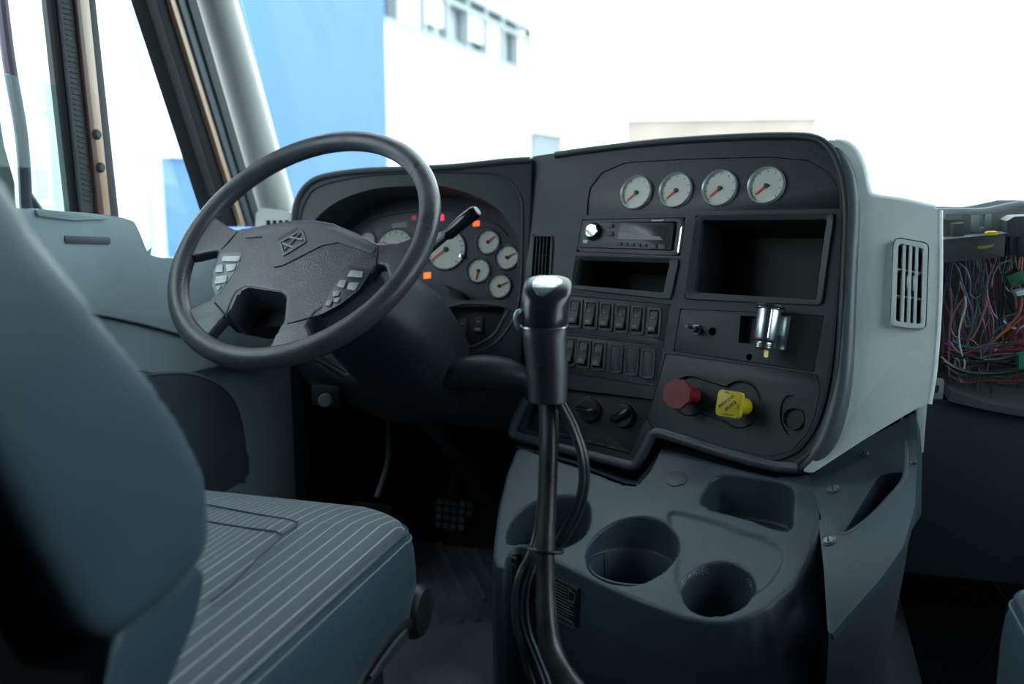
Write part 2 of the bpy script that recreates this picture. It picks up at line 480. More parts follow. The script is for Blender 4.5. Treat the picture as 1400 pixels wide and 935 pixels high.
# right side of the cab: lower wall, window opening, frame
wr = thing('wall_right', (1.08, 0.5, 0), kind='structure')
box('lower_panel', (1.05, -1.0, 0), (1.12, 2.4, 0.92), DOORM, wr)
box('rear_panel', (1.05, -1.0, 0.92), (1.12, 0.42, 1.75), ROOFM, wr)
box('top_rail', (1.05, 0.42, 1.55), (1.12, 1.7, 1.75), ROOFM, wr)
w3 = struct(quads('window_3', [[(1.085, 0.40, 0.90), (1.085, 1.93, 0.90), (1.085, 1.62, 1.57), (1.085, 0.40, 1.57)]], GLASS, thick=0.004))
# windshield
WB0, WB1, WT0, WT1 = 1.93, 0.90, 1.60, 1.62     # bottom y, bottom z, top y, top z
w1 = struct(quads('window_1', [[(-0.99, WB0, WB1), (0.99, WB0, WB1), (0.97, WT0, WT1), (-0.97, WT0, WT1)]], GLASS, thick=0.005))
struct(box('trim_header', (-1.08, 1.50, 1.60), (1.08, 1.66, 1.74), ROOFM))
struct(tube('trim_right_pillar', [(1.04, WB0+0.02, 0.88), (1.03, WT0+0.02, WT1+0.05)], 0.055, PILLAR, seg=16))
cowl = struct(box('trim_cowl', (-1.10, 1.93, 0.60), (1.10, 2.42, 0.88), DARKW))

# ------------------------------------------------------------------ driver's door
dr = thing('door_1', (XD, 1.2, 0.0), kind='structure')
def dplate(name, px, h0, h1, m, parent, **kw): return plate(name, PL, px, h0, h1, m, parent, **kw)
low = [(-900, 225), (-260, 268), (0, 283), (120, 291), (166, 297), (184, 303), (191, 318), (203, 348), (222, 353), (330, 353), (402, 350)]
up_uv = PL.uvs(low, 0.045)
lw = PL.uv(404, 500, 0.045)
poly = up_uv + [(lw[0], 0.62), (up_uv[0][0], 0.70)]
o = finish('upper_panel', prism_bm(PL, round_poly(poly, 0.02), -0.05, 0.045, 0.016, 4), DOORM, dr)
cr = [(-900, 400), (-260, 420), (60, 425), (165, 438), (250, 460), (330, 484), (400, 500)]
cu_ = PL.uvs(cr, 0.03)
lo2 = [(p[0], p[1]) for p in cu_]
finish('lower_panel', prism_bm(PL, lo2 + [(2.15, 0.02), (lo2[0][0], 0.02)], -0.06, 0.03, 0.006, 2), DOORM, dr)
tube('crease_seam', [PL.w(p[0], p[1]+0.002, 0.046) for p in [tuple(q) for q in spline(PL.uvs(cr, 0.046), 4)]], 0.0035, DOORD, dr, seg=8)
box('upper_wall_rear', (XD-0.06, -1.0, 0), (XD+0.03, PL.uv(-890, 283)[0], 1.74), ROOFM, dr)
box('outer_skin', (XD-0.09, -0.9, 0.0), (XD-0.06, 2.4, 0.80), COPPER, dr)
pk = [(150, 520), (222, 511), (262, 512), (300, 528), (322, 556), (333, 602), (333, 660), (150, 700)]
dplate('map_pocket', pk, 0.02, 0.055, DOORD, dr, r=0, smooth=5, bev=0.008, seg=3)
tube('pocket_lip', [PL.hit(x, y, 0.052) for x, y in pk[0:7]], 0.004, DOORD, dr, sm=5, seg=8)
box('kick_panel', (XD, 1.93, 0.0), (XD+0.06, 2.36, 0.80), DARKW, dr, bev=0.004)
sw = dplate('switch_plate', [(52, 285), (110, 292), (160, 299), (100, 301), (52, 295)], 0.03, 0.05, DOORM, dr, r=0.004, bev=0.003)
pu = dplate('slot_groove', [(88, 322), (150, 324), (152, 334), (90, 333)], 0.03, 0.0465, DOORD, dr, r=0.004, bev=0.0005)  # flat dark plate standing in for a recessed slot groove
# frame members of the door, each a strip between two pixel columns
def strip(name, tl, bl, tr, br, h0, h1, m, parent, bev=0.004, ext=0.0):
    A, B, Cc, D = [Vector(PL.uv(*p, h1)) for p in (tl, bl, br, tr)]
    if ext:
        A = A + (A-B).normalized()*ext; D = D + (D-Cc).normalized()*ext
    return finish(name, prism_bm(PL, [tuple(A), tuple(D), tuple(Cc), tuple(B)], h0, h1, bev, 2), m, parent)
df = thing('trim_door_divider', PL.hit(140, 292), kind='structure')
strip('inner_rubber', (70, 0), (103, 292), (82, 0), (114, 292), -0.012, -0.002, FRAMEK, df, ext=.35)
strip('rubber_channel', (81, 0), (112, 292), (105, 0), (137, 292), -0.03, 0.004, GREYRUB, df, ext=.35)
strip('paint_edge', (105, 0), (135, 292), (110, 0), (143, 292), -0.03, 0.012, mat('dark copper', (0.14, 0.07, 0.06), 0.4), df, bev=0.002, ext=.35)
strip('copper_bar', (109, 0), (141, 294), (123, 0), (153, 295), -0.03, 0.010, COPPER, df, ext=.35)
strip('outer_seal', (122, 0), (152, 296), (132, 0), (164, 297), -0.03, 0.004, GREYRUB, df, ext=.35)
for (x, y) in ((133, 184), (138, 229)):
    u, v = PL.uv(x, y, 0.014)
    lathe('screw', PL, u, v, [(0, 0.019), (0.006, 0.018), (0.0085, 0.015), (0.009, 0.009)], GREYRUB, df, seg=20)
for k in range(40):
    f = k/40; x = 92+(124-92)*f; y = 292*f
    if k < 38: tube('channel_rib', [PL.hit(x-6, y+3, 0.005), PL.hit(x+6, y+6, 0.005)], 0.0011, GREYRUB, df, seg=6)
fa = thing('trim_door_front_frame', PL.hit(300, 280), kind='structure')
strip('black_seal', (199, 0), (298, 310), (214, 0), (311, 310), -0.02, 0.010, FRAMEK, fa, ext=.4)
strip('black_channel', (213, 0), (310, 310), (234, 0), (333, 310), -0.02, -0.002, FRAMEK, fa, ext=.4)
strip('copper_edge', (233, 0), (331, 310), (245, 0), (341, 310), -0.02, 0.008, COPPER, fa, ext=.4)
strip('body_seal', (244, 0), (340, 310), (258, 0), (352, 310), -0.02, 0.014, mat('blue grey rubber', (0.06, 0.08, 0.10), 0.6), fa, ext=.4)
strip('trim_seal', (257, 0), (351, 310), (270, 0), (361, 310), -0.02, 0.02, GREYRUB, fa, ext=.4)
# A pillar: a rounded light grey cover from dash to header
ap = [(295, 0), (330, 120), (372, 272), (384, 320)]
w_ = [0.041, 0.042, 0.045, 0.047]
pts = [at(x, y, PL.depth(x, y)*0.985) for x, y in ap]
d = (pts[0]-pts[1]).normalized(); pts = [pts[0]+d*0.38] + pts; w_ = [0.040] + w_
struct(tube('trim_pillar_cover', pts, w_, PILLAR, seg=24, sm=6), 'light grey windshield pillar cover')
# door glass (half lowered) and front quarter glass
def pane(name, px, m, h=-0.02):
    return struct(finish(name, prism_bm(PL, PL.uvs(px, h), h-0.004, h, 0), m))
pane('window_2', [(-880, 30), (-260, 80), (0, 99), (45, 108), (88, 120), (108, 292), (60, 292), (-260, 280), (-880, 240)], GLASSG)
pane('window_4', [(132, 0), (200, 0), (290, 278), (306, 350), (205, 350), (164, 297)], GLASS)
struct(box('trim_left_header', (XD-0.06, -0.9, 1.56), (XD+0.03, 1.62, 1.74), ROOFM))
# outside mirror on its pole
mr = thing('side_mirror', (-1.34, 1.18, 0.85), 'dark outside mirror on a pole beyond the half lowered driver glass', 'mirror')
XM = -1.32
PM = Plane((XM, 0, 0), (0, 1, 0), (0, 0, 1))
tube('pole', [PM.hit(x, y) for x, y in ((-20, -180), (4, 20), (14, 95), (30, 190), (36, 290))], 0.012, mat('mirror bracket', (0.06, 0.05, 0.08), 0.4), mr, sm=4)
plate('housing', PM, [(-80, 120), (-2, 150), (6, 200), (20, 250), (22, 300), (-80, 300)], -0.05, 0.03, GREYRUB, mr, r=0.02, bev=0.012, seg=3)
tube('bracket_arm', [PM.hit(34, 262), PM.hit(60, 300)], 0.010, BLACK, mr)
# ================================================================== DASHBOARD
db = thing('dashboard', (-0.2, 1.7, 0.55), 'dark moulded truck dashboard wrapping round the driver under the windshield', 'dashboard')
sil_hood = [(398, 330), (402, 300), (406, 274), (419, 252), (442, 239), (496, 231), (560, 228.5), (624, 225)]
sil_stack = [(727, 214), (800, 203), (900, 191), (1000, 184.5), (1080, 182), (1121, 186), (1141, 203), (1153, 227), (1160, 256)]
hood_px = sil_hood[1:] + [(727, 215), (723, 316), (716, 400), (712, 505), (640, 512), (600, 508), (480, 505), (402, 470)]
hood = plate('instrument_hood', PI, hood_px, -0.20, 0.0, DASHL, db, r=0.006, bev=0.004, seg=3)
open_px = [(424, 322), (432, 299), (464, 274), (512, 258), (570, 254), (608, 255), (650, 268), (682, 287), (701, 313), (708, 332),
           (706, 374), (700, 407), (690, 410), (624, 409), (612, 395), (596, 385), (540, 392), (450, 385), (424, 360)]
sw_px = [(612, 419), (690, 419), (687, 438), (673, 460), (644, 475), (618, 477), (610, 467)]
cut(hood, [cutter(PI, open_px, -0.12, 0.02, smooth=4), cutter(PI, sw_px, -0.03, 0.02, r=0.006)])
tube('hood_rim', [PI.hit(x, y+3, 0.0) for x, y in sil_hood[1:] + [(690, 218), (724, 216)]], 0.0065, DASHL, db, sm=5, seg=10)
tube('hood_ridge', [PI.hit(x, y, 0.0005) for x, y in ((410, 300), (416, 278), (435, 255), (496, 241), (570, 236), (656, 236), (689, 242), (708, 262), (714, 284), (714, 330), (711, 400), (700, 440), (676, 470), (640, 488))], 0.0022, DASH, db, sm=5, seg=8)
tube('seam_line', [PI.hit(x, y, 0.001) for x, y in ((727, 217), (724, 316), (717, 400), (712, 500))], 0.0015, DEEP, db, sm=4, seg=6)
tube('pocket_rim', [PI.hit(x, y, 0.0) for x, y in sw_px], 0.003, DASHL, db, closed=True, seg=8, sm=3)

# centre stack body
stack_px = sil_stack + [(1163, 297), (1160, 356), (1157, 420), (1155, 480), (1150, 540), (1136, 592), (1119, 622), (1093, 642), (1058, 638),
            (996, 622), (926, 600), (893, 591), (874, 628), (862, 638), (704, 598), (700, 587), (718, 545), (722, 500), (716, 400), (723, 316)]
stack = plate('centre_stack', PC, stack_px, -0.13, 0.0, DASH, db, r=0.004, bev=0.003, seg=3)
gp_px = [(802, 294), (803, 275), (806, 257), (822, 236), (854, 222), (936, 217), (1053, 214), (1106, 219), (1135, 236), (1146, 256), (1149, 286)]
radio_px = [(796, 300), (937, 297), (930, 350), (788, 344)]
pocket_out = [(787, 349.5), (927.5, 353), (916, 409), (780, 394)]
pocket_in = [(791, 355), (914, 358.5), (905, 399), (783, 389)]
big_out = [(951, 294.5), (1140, 291), (1122, 417), (935, 408)]
big_in = [(958, 300), (1129, 299), (1114, 409), (947, 399)]
swA = [(776, 403), (917, 416), (908.5, 470), (768, 455)]
swB = [(768, 457), (908, 472), (897, 529), (760, 508)]
aux_px = [(930, 421.5), (1127, 431), (1113, 508.5), (920.5, 480)]
valve_px = [(910, 483), (1117, 512), (1122, 530), (1115, 566), (1105, 592), (1082, 617), (1053, 624), (995, 614), (938, 594), (893, 586), (884, 572), (897, 530)]
clim_px = [(738, 527), (896, 546), (861, 621), (718, 586)]
ventc_px = [(728, 320), (756, 321), (752, 385), (723, 382)]
cut(stack, [cutter(PC, gp_px, -0.006, 0.02, r=0.004), cutter(PC, radio_px, -0.10, 0.02, r=0.001), cutter(PC, pocket_out, -0.115, 0.02, r=0.002),
            cutter(PC, big_out, -0.115, 0.02, r=0.004), cutter(PC, swA, -0.03, 0.02, r=0.001), cutter(PC, swB, -0.03, 0.02, r=0.001),
            cutter(PC, aux_px, -0.03, 0.02, r=0.002), cutter(PC, valve_px, -0.006, 0.02, r=0.003), cutter(PC, clim_px, -0.02, 0.02, r=0.002),
            cutter(PC, ventc_px, -0.05, 0.02, r=0.003)])
rim_px = [(760, 212), (800, 206), (900, 194.5), (1000, 188), (1080, 186), (1117, 190), (1136, 205), (1148, 228), (1155, 257), (1158, 297), (1156, 356), (1153, 420), (1149, 480), (1143, 535), (1130, 586), (1113, 616), (1091, 634)]
tube('stack_rim', [PC.hit(x, y, 0.001) for x, y in rim_px], 0.0062, DASH, db, sm=5, seg=12)
rim2 = [(1118, 196), (1138, 215), (1147, 240), (1151, 275), (1150, 330), (1146, 400), (1141, 460), (1134, 520), (1119, 575), (1099, 608), (1080, 622), (1050, 629), (995, 618), (938, 598), (893, 588)]
bn = [(1142, 205), (1155, 231), (1161, 258), (1164, 297), (1161, 356), (1158, 420), (1155, 480), (1149, 538), (1135, 591), (1116, 623), (1091, 641)]
tube('stack_bullnose', [PC.hit(x, y, -0.006) for x, y in bn], [0.008, 0.011, 0.012, 0.012, 0.012, 0.0125, 0.013, 0.014, 0.015, 0.014, 0.010], mat('bullnose', (0.085, 0.100, 0.122), 0.36, bump=0.3), db, sm=5, seg=16)
tube('stack_inner_lip', [PC.hit(x, y, 0.0005) for x, y in rim2], 0.0028, BLACK, db, sm=5, seg=8)
lip = [(1093, 640), (1058, 637), (996, 621), (926, 599), (897, 592), (886, 606), (872, 632), (862, 636), (840, 631), (760, 611), (708, 597), (702, 588), (708, 570), (720, 545)]
tube('bottom_lip', [PC.hit(x, y, -0.001) for x, y in lip], 0.0085, mat('bullnose', (0, 0, 0)), db, sm=4, seg=14)
# top cover, from the rim forward to the glass
sil = [PI.hit(x, y+3, 0.0) for x, y in sil_hood] + [PC.hit(x, y+3, 0.0) for x, y in sil_stack] + [PC.hit(1163, 297), PC.hit(1162, 350)]
sil = spline(sil, 3)
rows = [sil, [p + Vector((0, 0.012, 0.003)) for p in sil], [p + Vector((0, 0.06, -0.004)) for p in sil],
        [Vector((p.x, max(p.y+0.1, 1.80), min(p.z, 0.97))) for p in sil], [Vector((p.x, 1.97, min(p.z, 0.90))) for p in sil]]
grid('top_cover', rows, DASHL, db)
# light grey end of the stack
PRL = PR
shell_px = [(1128, 190), (1150, 193), (1168, 206), (1179, 226), (1184, 250), (1187, 268), (1230, 274), (1281, 284), (1284, 290), (1283, 400), (1276, 500), (1268, 553), (1250, 560), (1180, 602), (1112, 646), (1096, 645), (1119, 622), (1136, 592), (1150, 540), (1155, 480), (1157, 420), (1160, 356), (1162, 297), (1160, 256), (1153, 227), (1141, 203)]
sh = plate('end_shell', PR, shell_px, -0.18, -0.008, GREY, db, r=0.006, bev=0.006, seg=4)
vr_px = [(1223, 325), (1269, 333), (1265, 450), (1218, 445)]
cut(sh, [cutter(PR, vr_px, -0.06, 0.03, r=0.008)])
tube('shell_shoulder', [PR.hit(x, y, -0.020) for x, y in ((1140, 200), (1156, 203), (1168, 216), (1175, 236), (1180, 258), (1190, 274), (1232, 281), (1276, 291))], 0.012, GREY, db, sm=4, seg=16)
tube('vent_gap', [PR.w(p[0], p[1], -0.0078) for p in resample(round_poly(PR.uvs(vr_px, -0.0078), 0.008), 90)], 0.0016, VENTGAP, db, closed=True, seg=8)
tube('end_shell_edge', [PR.hit(x, y, -0.012) for x, y in ((1284, 288), (1283.5, 400), (1277, 500), (1269, 552))], 0.005, GREY, db, sm=4)
# lower dash between the column and the stack
def lower_loft():
    top = [PI.hit(x, y, -0.004) for x, y in ((400, 468), (470, 500), (540, 506), (600, 509), (650, 512), (712, 505), (722, 545), (705, 600))]
    top = spline(top, 4); rows = [top]
    for dy, dz in ((-0.012, -0.012), (-0.008, -0.03), (0.05, -0.09), (0.18, -0.15), (0.45, -0.17)):
        rows.append([p + Vector((0, dy, dz)) for p in top])
    return rows
grid('knee_panel', lower_loft(), DASH, db, angle=60)
bump = [at(*q) for q in ((590, 522, 1.66), (625, 510, 1.63), (665, 507, 1.62), (705, 514, 1.62), (722, 530, 1.62))]
tube('knee_bulge', bump, [0.012, 0.024, 0.028, 0.024, 0.012], DASH, db, sm=5, seg=14)

# ------------------------------------------------------------------ instrument cluster
HC = -0.100
ic = thing('instrument_cluster', PI.hit(600, 400, HC), 'instrument cluster of pale dials and warning lights behind the steering wheel', 'instrument cluster')
CL = mat('cluster face', (0.020, 0.027, 0.045), 0.38)
uvo = [tuple(p) for p in spline(PI.uvs(open_px), 4, True)]
finish('cluster_face', prism_bm(PI, uvo, -0.119, HC), CL, ic)
tube('lens_edge', [PI.hit(x, y, HC) for x, y in ((455, 332), (483, 313), (512, 297), (560, 289), (605, 286), (644, 292), (676, 306), (695, 324))], 0.0028, mat('lens edge', (0.06, 0.07, 0.085), 0.35), ic, sm=5)
def gauge(pl, px, py, rpx, h, parent, needle, ringm, label=None, rim=0.13, rise=0.006, ticks=9, needle_len=0.72, name='gauge'):
    r = rpx*pl.depth(px, py, h)/F
    u, v = pl.uv(px, py, h)
    gz = lathe(name, pl, u, v, [(r*(1-rim), h+0.0005), (r*(1-rim*0.9), h+rise*0.8), (r*(1-rim*0.4), h+rise), (r, h+rise*0.5), (r*1.02, h-0.002), (r*0.5, h-0.002)], ringm, parent, 44, 50)
    if label: gz['label'] = label
    lathe('dial', pl, u, v, [(0, h+0.0008), (r*(1-rim*0.9), h+0.0008), (r*(1-rim*0.9), h-0.0015), (0, h-0.0015)], DIAL, gz, 44)
    bm = bmesh.new()
    for k in range(ticks):
        a = math.radians(225 - 270*k/(ticks-1)); c, s = math.cos(a), math.sin(a); w = r*0.018
        r0, r1 = r*(1-rim)*0.80, r*(1-rim)*0.94
        q = [(c*r0-s*w, s*r0+c*w), (c*r1-s*w, s*r1+c*w), (c*r1+s*w, s*r1-c*w), (c*r0+s*w, s*r0-c*w)]
        bm.faces.new([bm.verts.new(pl.w(u+a_, v+b_, h+0.0011)) for a_, b_ in q])
    tk = finish('tick_marks', bm, LETTERK, gz, smooth=False)
    a = math.radians(needle); c, s = math.cos(a), math.sin(a); L = r*needle_len; w = r*0.055
    pts = [(-c*L*0.1-s*w, -s*L*0.1+c*w), (c*L-s*w*0.7, s*L+c*w*0.7), (c*L*1.06, s*L*1.06), (c*L+s*w*0.7, s*L-c*w*0.7), (-c*L*0.1+s*w, -s*L*0.1-c*w)]
    finish('needle', prism_bm(pl, [(u+x, v+y) for x, y in pts], h+0.0018, h+0.0030), NEEDLE, gz, smooth=False)
    lathe('needle_hub', pl, u, v, [(0, h+0.0045), (r*0.11, h+0.004), (r*0.13, h+0.001)], BLACK, gz, 20)
    return gz
GR = mat('gauge rim grey', (0.24, 0.25, 0.27), 0.35, 0.3)
gauge(PI, 610, 341, 29.5, HC, ic, 218, GR, 'large speedometer dial', rim=0.09, ticks=15, needle_len=0.8)
gauge(PI, 540, 341, 29.5, HC, ic, 150, GR, 'large tachometer dial behind the wheel rim', rim=0.09, ticks=13, needle_len=0.7)
gauge(PI, 503, 329, 13, HC, ic, 220, GR, 'small dial left of the tachometer', rim=0.16)
for (x, y, a) in ((667, 331, 40), (693, 352, 28), (654, 370, 262), (682.5, 391, 25)):
    gauge(PI, x, y, 18.2, HC, ic, a, GR, rim=0.17)
def lamp(px, py, w, hh, col, st, nm='warning_light'):
    m = mat('lamp '+nm+str(px), col, 0.4, emit=(col, st))
    plate(nm, PI, [(px-w, py-hh), (px+w, py-hh-1), (px+w, py+hh-1), (px-w, py+hh)], HC-0.001, HC+0.0008, m, ic, r=0.0008, bev=0)
lamp(603, 298, 3.6, 4.0, (1.0, 0.02, 0.08), 1.6); lamp(566, 298, 3.0, 2.8, (0.5, 0.03, 0.04), 0.4)
lamp(651, 306, 4.5, 3.6, (1.0, 0.16, 0.02), 1.0); lamp(584, 377, 4.8, 4.0, (1.0, 0.16, 0.01), 1.3)
lamp(673, 287, 3, 2.5, (0.10, 0.02, 0.02), 0.1)
plate('odometer_display', PI, [(535, 306), (556, 303), (557, 310), (536, 313)], HC-0.001, HC+0.0008, mat('odometer', (0.12, 0.12, 0.07), 0.3), ic, r=0.0005, bev=0)
u, v = PI.uv(633, 351, HC)
lathe('trip_button', PI, u, v, [(0, HC+0.013), (0.0035, HC+0.0125), (0.0042, HC+0.010), (0.0042, HC)], CHROME, ic, 18)
# small rocker pocket left of the stack
def rocker(pl, px, py, wpx, hpx, h, parent, slant=0.0, m=BLACK, mark=True, flip=1, name='rocker_switch'):
    u, v = pl.uv(px, py, h); t = pl.depth(px, py, h)/F; w, l = wpx*t/2, hpx*t/2
    bm = bmesh.new(); prof = [(-l, 0.0015), (-l*0.9, 0.0055+0.002*flip), (-0.1*l, 0.0035), (0.25*l, 0.0045), (0.9*l, 0.0055-0.003*flip), (l, 0.001)]
    rows = []
    for y, z in prof:
        rows.append([bm.verts.new(pl.w(u+sx*w, v+y, h+z)) for sx in (-1, -0.88, 0.88, 1)])
    for rr in rows:
        for k in (0, 3): rr[k].co -= pl.n*0.0015
    for a, b in zip(rows, rows[1:]):
        for k in range(3): bm.faces.new((a[k], a[k+1], b[k+1], b[k]))
    base = []
    outer = [r[0] for r in rows] + [r for r in rows[-1][1:3]] + [r[3] for r in rows[::-1]] + [r for r in rows[0][2:0:-1]]
    low = [bm.verts.new(o.co - pl.n*((o.co-pl.o).dot(pl.n)-h)) for o in outer]
    for k in range(len(outer)): bm.faces.new((outer[k], outer[(k+1) % len(outer)], low[(k+1) % len(low)], low[k]))
    ob = finish(name, bm, m, parent, 30)
    if mark:
        for (yy, ww, hh2, mm) in ((-0.62*l, 0.62*w, 0.13*l, LETTER), (0.28*l, 0.4*w, 0.06*l, LETTERD)):
            z = 0.0058 if yy < 0 else 0.0050
            q = [(u-ww, v+yy-hh2), (u+ww, v+yy-hh2), (u+ww, v+yy+hh2), (u-ww, v+yy+hh2)]
            finish('symbol', prism_bm(pl, q, h+z-0.002, h+z+0.0012), LETTERD if mm is LETTERD else MATS.get('print grey') or mat('print grey', (0.22, 0.235, 0.235), 0.6), ob, smooth=False)
    return ob
ps = thing('dimmer_switch_pocket', PI.hit(650, 470, -0.02), 'small dark pocket with two rockers below the right cluster dials', 'switch panel')
finish('backplate', prism_bm(PI, round_poly(PI.uvs(sw_px), 0.006), -0.0299, -0.022), BLACK, ps)
for x, y in ((633, 446), (655, 443)): rocker(PI, x, y, 12, 24, -0.022, ps)

# ------------------------------------------------------------------ upper gauge panel
HG = -0.0025
gp = thing('gauge_panel', PC.hit(970, 290, HG), 'black strip with four chrome-ringed round gauges along the top of the centre stack', 'gauge panel')
finish('face_plate', prism_bm(PC, round_poly([( (p[0]-PC.uv(975, 255)[0])*0.993+PC.uv(975, 255)[0], (p[1]-PC.uv(975, 255)[1])*0.985+PC.uv(975, 255)[1]) for p in PC.uvs(gp_px)], 0.004), -0.0058, HG, 0.0012), BLACK if False else mat('gauge strip', (0.022, 0.027, 0.029), 0.45, bump=0.2), gp)
for x, y, r in ((870.5, 263.5, 24.0), (924.5, 260.5, 25.0), (984.5, 257.5, 26.0), (1048, 254, 26.6)):
    gauge(PC, x, y, r, HG, gp, 222, RINGM, rim=0.11, rise=0.007, needle_len=0.66)

# ------------------------------------------------------------------ radio
HR = -0.002
rd = thing('car_radio', PC.hit(860, 345, HR), 'black single-height car radio with silver volume knob under the gauges', 'radio')
plate('chassis', PC, [(798, 302), (936, 299), (929, 348), (790, 342)], -0.095, -0.012, BLACK, rd, r=0.001, bev=0)
ring('trim_ring', PC, [(796.5, 301), (936.5, 298), (929.5, 349), (789, 343.3)], [(799, 303.5), (927, 302.5), (921, 343), (792.5, 338.5)], -0.014, 0.001, BLACK, rd, r=0.001, bev=0.0006, n=60)
fp = plate('faceplate', PC, [(799, 303.5), (921, 305), (917, 341), (793, 337.5)], -0.012, 0.004, mat('radio face', (0.030, 0.034, 0.038), 0.42), rd, r=0.002, bev=0.001)
HF = 0.004
plate('display', PC, [(848, 305.5), (913, 307), (907, 328), (844, 327.5)], HF-0.001, HF+0.0008, mat('radio lcd', (0.05, 0.055, 0.06), 0.25), rd, r=0.001, bev=0.0003)
plate('display_sheen', PC, [(845.5, 317), (870, 319), (904, 324), (903, 327.5), (844.5, 327)], HF+0.0006, HF+0.0011, mat('radio lcd painted sheen', (0.17, 0.165, 0.16), 0.4), rd, r=0.0004, bev=0)['label'] = 'pale plate painting a sheen on the lower display'  # sheen on the glass painted as a pale plate
u, v = PC.uv(812, 317, HF); rr = 9.3*PC.depth(812, 317)/F
lathe('volume_collar', PC, u, v, [(rr*1.35, HF-0.001), (rr*1.35, HF+0.002), (rr*1.05, HF+0.003)], GLOSSB, rd, 36)
kb = lathe('volume_knob', PC, u, v, [(rr*1.0, HF), (rr, HF+0.009), (rr*0.9, HF+0.0105), (0, HF+0.0110)], CHROME, rd, 36)
u2, v2 = PC.uv(814, 306, HF+0.011)
for (x, y, w_, h_) in [(834, 308, 4, 2.4), (834, 319, 4, 3.4), (800, 330, 3, 2.2)] + [(846+k*8.6, 333+k*0.55, 3.7, 2.1) for k in range(5)] + [(893, 336, 5, 3.4), (905, 336.5, 5, 3.2)]:
    plate('button', PC, [(x-w_, y-h_), (x+w_, y-h_+0.4), (x+w_, y+h_+0.4), (x-w_, y+h_)], HF-0.001, HF+0.0016, BLACK if x > 801 else BUTTON, rd, r=0.0004, bev=0.0004)
plate('brand_strip', PC, [(891, 300.6), (907, 300.4), (906.6, 302.2), (890.6, 302.4)], 0.0005, 0.0014, LETTER, rd, r=0, bev=0)
plate('glint_sliver', PC, [(930.5, 312), (932.5, 309), (927.5, 345), (926, 345)], 0.0005, 0.002, CHROME, rd, r=0, bev=0)['label'] = 'thin chrome sliver drawn as a glint at the right of the radio trim'  # glint on the trim edge, added as a chrome sliver

# ------------------------------------------------------------------ two open pockets
def pocket(name, outer, inner, label, depth=0.105):
    t = thing(name, PC.hit(sum(p[0] for p in outer)/4, outer[3][1]), label, 'storage pocket')
    ring('bezel', PC, outer, inner, -0.01, 0.005, DASHL, t, r=0.003, ri=0.004, bev=0.002, n=96, hin=0.001)
    i = round_poly(PC.uvs(inner, 0.001), 0.004); cu2 = sum(p[0] for p in i)/len(i); cv2 = sum(p[1] for p in i)/len(i)
    bm = bmesh.new(); n = len(i)
    ow = [(cu2+(p[0]-cu2)*1.003, cv2+(p[1]-cv2)*1.003) for p in i]; bk = [(cu2+(p[0]-cu2)*0.93, cv2+(p[1]-cv2)*0.93) for p in i]
    A = [bm.verts.new(PC.w(p[0], p[1], 0.0)) for p in ow]; B = [bm.verts.new(PC.w(p[0], p[1], -depth)) for p in bk]
    for k in range(n): bm.faces.new((A[k], A[(k+1) % n], B[(k+1) % n], B[k]))
    bm.faces.new(B)
    finish('liner', bm, mat('pocket liner', (0.012, 0.014, 0.016), 0.6, bump=0.2), t)
    return t
pocket('storage_cubby', pocket_out, pocket_in, 'narrow open storage slot directly under the radio')
pocket('display_recess', big_out, big_in, 'large empty rectangular bay at right of the radio')

# ------------------------------------------------------------------ rocker switch panels
def switch_panel(px, label, sw, blanks):
    t = thing('switch_panel', PC.hit((px[2][0]+px[3][0])/2, px[3][1], -0.02), label, 'switch panel')
    c = PC.uv(sum(p[0] for p in px)/4, sum(p[1] for p in px)/4)
    uv = [(c[0]+(p[0]-c[0])*0.99, c[1]+(p[1]-c[1])*0.975) for p in PC.uvs(px)]
    finish('panel_plate', prism_bm(PC, round_poly(uv, 0.002), -0.028, -0.002, 0.001), GROOVE, t)
    rm = mat('switch surround', (0.048, 0.055, 0.057), 0.45)
    for x, y in sw:
        o_ = [(x-8.2, y-21), (x+10.4, y-19.5), (x+7.6, y+20.5), (x-11, y+19)]
        i_ = [(x-6.2, y-18), (x+8.2, y-16.8), (x+5.4, y+17.5), (x-8.6, y+16.4)]
        s_ = ring('switch_surround', PC, o_, i_, -0.003, 0.0, rm, t, r=0.003, bev=0.0005, n=40)
        rocker(PC, x-0.6, y-0.6, 12.4, 31, -0.002, s_, flip=1)
    for x, y in blanks:
        o_ = [(x-8.2, y-21), (x+10.4, y-19.5), (x+7.6, y+20.5), (x-11, y+19)]
        plate('blank_cover', PC, o_, -0.004, -0.0005, GROOVE, t, r=0.004, bev=0.0008)
        i_ = [(x-6.6, y-18), (x+8.6, y-16.8), (x+5.8, y+17.5), (x-9, y+16.4)]
        ring('cover_groove', PC, o_, i_, -0.003, 0.0003, rm, t, r=0.004, bev=0.0003, n=40)
    return t
upsw = [(786.5, 428.5), (808, 431), (829, 433), (850.5, 436), (872, 438), (894, 441)]
switch_panel(swA, 'upper row of six black rocker switches under the storage slot', upsw, [])
switch_panel(swB, 'lower row of rocker switches with three blank covers', [(779, 481), (798, 484), (818.5, 487)], [(842, 490.5), (863.5, 494), (885.5, 497.5)])

